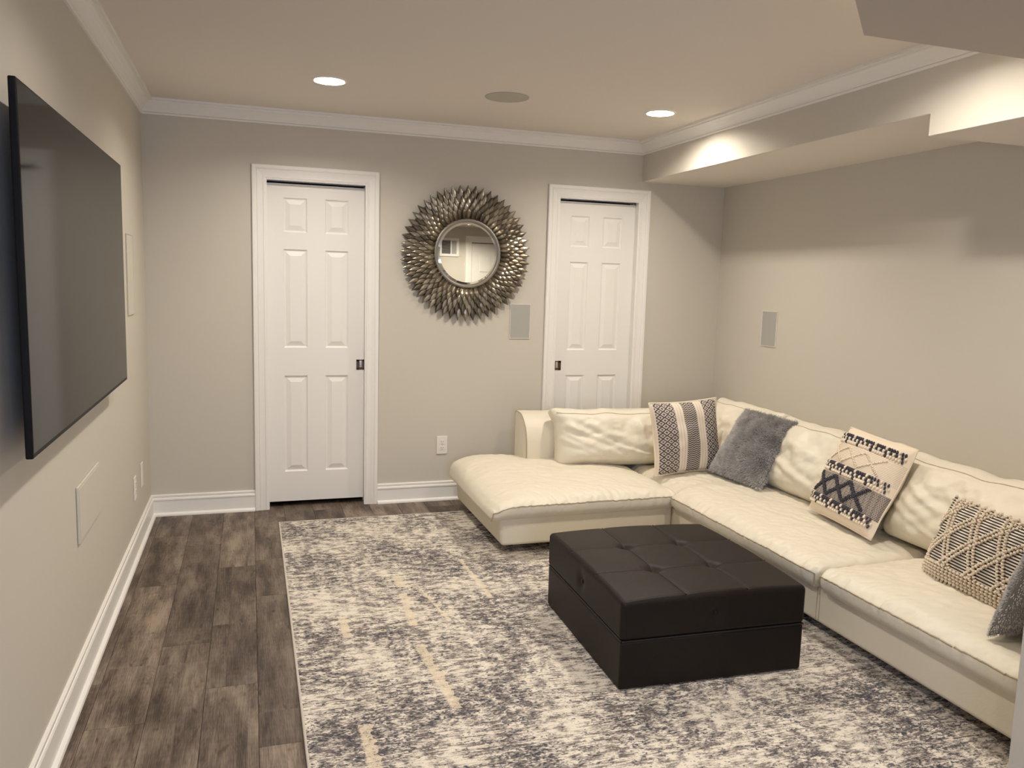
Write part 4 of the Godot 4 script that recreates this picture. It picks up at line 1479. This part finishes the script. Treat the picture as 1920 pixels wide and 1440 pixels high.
func build_pillows() -> void:
	# woven pillow in the corner
	var o := pillow_root(Vector3(3.111, 0.578, 0.955), Vector3(0.994, 0.065, 0.057), Vector3(-0.07, 0.972, -0.20), "square woven pillow with taupe diamonds, zigzags and cream bands, in the sofa corner", "")
	var p := pad(0.445, 0.44, 0.085, 301, 0.016, 0.05)
	lpart("front", sheet(pad_face(p, 1.0), Vector3(0, 0, 1)), M.woven, o)
	lpart("back", sheet(pad_face(p, -1.0, 24), Vector3(0, 0, -1)), M.cream_cloth, o)
	lpart("piping", edge_tube(p, 0.0055), M.cream_cloth, o)
	# grey fur pillow
	o = pillow_root(Vector3(3.376, 0.565, 1.264), Vector3(0.1, -0.025, 0.995), Vector3(0.552, 0.833, -0.034), "grey plush fur pillow standing between the diamond-woven and the tufted pillow", "")
	p = pad(0.435, 0.44, 0.075, 311, 0.012, 0.03)
	fur_body(p, o)
	fur(p, 26000, 0.020, 312, Vector3(0.35, -0.9, 0), o)
	# tufted pillow
	o = pillow_root(Vector3(3.372, 0.583, 2.149), Vector3(-0.039, -0.051, 0.998), Vector3(0.434, 0.899, 0.062), "cream pillow with black and white tufted rows and dark beaded diamonds", "")
	p = pad(0.46, 0.46, 0.070, 321, 0.010, 0.02)
	lpart("front", sheet(pad_face(p, 1.0), Vector3(0, 0, 1)), M.macrame, o)
	lpart("back", sheet(pad_face(p, -1.0, 24), Vector3(0, 0, -1)), M.cream_cloth, o)
	lpart("edge_seam", edge_tube(p, 0.004), M.cream_cloth, o)
	tufts(p, o)
	# knotted lumbar pillow
	o = pillow_root(Vector3(3.222, 0.513, 3.005), Vector3(-0.10, -0.016, 0.993), Vector3(0.36, 0.93, 0.06), "rectangular pillow with black and cream stripes under cream rope braids, near the arm", "")
	p = pad(0.52, 0.335, 0.07, 331, 0.008, 0.02)
	lpart("front", sheet(pad_face(p, 1.0), Vector3(0, 0, 1)), M.stripes, o)
	lpart("back", sheet(pad_face(p, -1.0, 24), Vector3(0, 0, -1)), M.cream_cloth, o)
	braids(p, o)
	# second grey pillow against the arm
	o = pillow_root(Vector3(3.140, 0.563, 3.350), Vector3(-1.0, 0.0, 0.06), Vector3(0.03, 0.90, 0.30), "dark grey plush pillow propped against the sofa arm at the right edge", "")
	p = pad(0.44, 0.44, 0.06, 341, 0.010, 0.03)
	fur_body(p, o)
	fur(p, 22000, 0.008, 342, Vector3(0.5, -0.8, 0), o)

func fur_body(p: Pad, o: Node) -> void:
	var s := Shape.new()
	s.grid(30, 30, func(u, v): return p.pt(u * 2 - 1, v * 2 - 1, 1.0))
	s.grid(30, 30, func(u, v): return p.pt(1 - u * 2, v * 2 - 1, -1.0))
	lpart("cover", s, M.fur_base, o)

func tufts(p: Pad, o: Node) -> void:
	# three bands of paired dark and cream tufts
	for band in [[0.80, 0.65], [0.115, -0.035], [-0.645, -0.79]]:
		for row in 3:
			var y: float = lerpf(band[0], band[1], row / 2.0)
			for dark in [true, false]:
				var s := Shape.new()
				var cnt := 30
				for k in cnt:
					var is_dark := k % 5 != 2
					if row == 1: is_dark = k % 2 == 0
					if row == 2: is_dark = k % 6 == 5
					if is_dark != dark:
						continue
					var u := lerpf(-0.96, 0.95, (k + 0.5 * (row % 2)) / cnt)
					var nn := p.nrm(u, y, 1.0)
					var c := p.pt(u, y, 1.0) + nn * 0.004
					s.ball(c, Basis(Vector3(0.0072, 0, 0), Vector3(0, 0.0095, 0), nn * 0.0078), 8, 6)
				lpart("tuft_row", s, M.dark_wool if dark else M.cream_wool, o)
	# beaded zigzags: cream above, dark below
	for z in [[0.58, 0.17, M.cream_wool, 0.0056, 0.010, 3], [-0.08, -0.60, M.dark_wool, 0.0075, 0.0115, 3]]:
		for flip in [0, 1]:
			var s := Shape.new()
			var seg := 3
			for k in seg:
				var u0 := lerpf(-0.95, 0.62, float(k) / seg)
				var u1 := lerpf(-0.95, 0.62, float(k + 1) / seg)
				var up: bool = (k + int(flip)) % 2 == 0
				var mid: float = (z[0] + z[1]) / 2
				var amp: float = (z[0] - z[1]) / 2 * 0.85
				var a := Vector2(u0, mid + (amp if up else -amp))
				var b := Vector2(u1, mid + (-amp if up else amp))
				beads(s, p, a, b, z[4], z[3], 0.004, 0.3)
				if z[2] == M.dark_wool:
					beads(s, p, a + Vector2(0.045, 0), b + Vector2(0.045, 0), z[4], z[3] * 0.9, 0.003, 0.3)
			lpart("beaded_zigzag", s, z[2], o)

func braids(p: Pad, o: Node) -> void:
	# crossing double strands over the stripes
	var n := 4
	for pair in [-0.045, 0.045]:
		for k in range(-2, n + 1):
			var u0 := -1.0 + 2.0 * k / n
			for way in [0, 1]:
				var a := Vector2(u0 + pair, -0.62)
				var b := Vector2(u0 + 0.95 + pair, 0.93)
				if way == 1:
					a = Vector2(u0 + 0.62 + pair, -0.62)
					b = Vector2(u0 + 0.22 + pair, 0.93)
				# keep to the face
				var c := clip_u(a, b, -0.96, 0.96)
				if c.is_empty():
					continue
				var s := Shape.new()
				beads(s, p, c[0], c[1], 0.0115, 0.0070, 0.0045, 0.35)
				lpart("braid", s, M.rope, o)
	# rows of short upright braids along the lower and upper edges
	for k in 27:
		var u := lerpf(-0.97, 0.97, k / 26.0)
		var s := Shape.new()
		beads(s, p, Vector2(u, -0.985), Vector2(u + 0.01, -0.66), 0.0125, 0.0086, 0.004, 0.3)
		lpart("edge_braid", s, M.rope, o)
	for k in 14:
		var u := lerpf(-0.95, 0.95, k / 13.0)
		var s := Shape.new()
		beads(s, p, Vector2(u, 0.90), Vector2(u + 0.01, 0.985), 0.0125, 0.0082, 0.003, 0.3)
		lpart("edge_braid", s, M.rope, o)

func clip_u(a: Vector2, b: Vector2, lo: float, hi: float) -> Array:
	var t0 := 0.0
	var t1 := 1.0
	var d := b.x - a.x
	if absf(d) > 1e-6:
		var ta := (lo - a.x) / d
		var tb := (hi - a.x) / d
		t0 = maxf(t0, minf(ta, tb))
		t1 = minf(t1, maxf(ta, tb))
	if t1 - t0 < 0.08:
		return []
	return [a.lerp(b, t0), a.lerp(b, t1)]
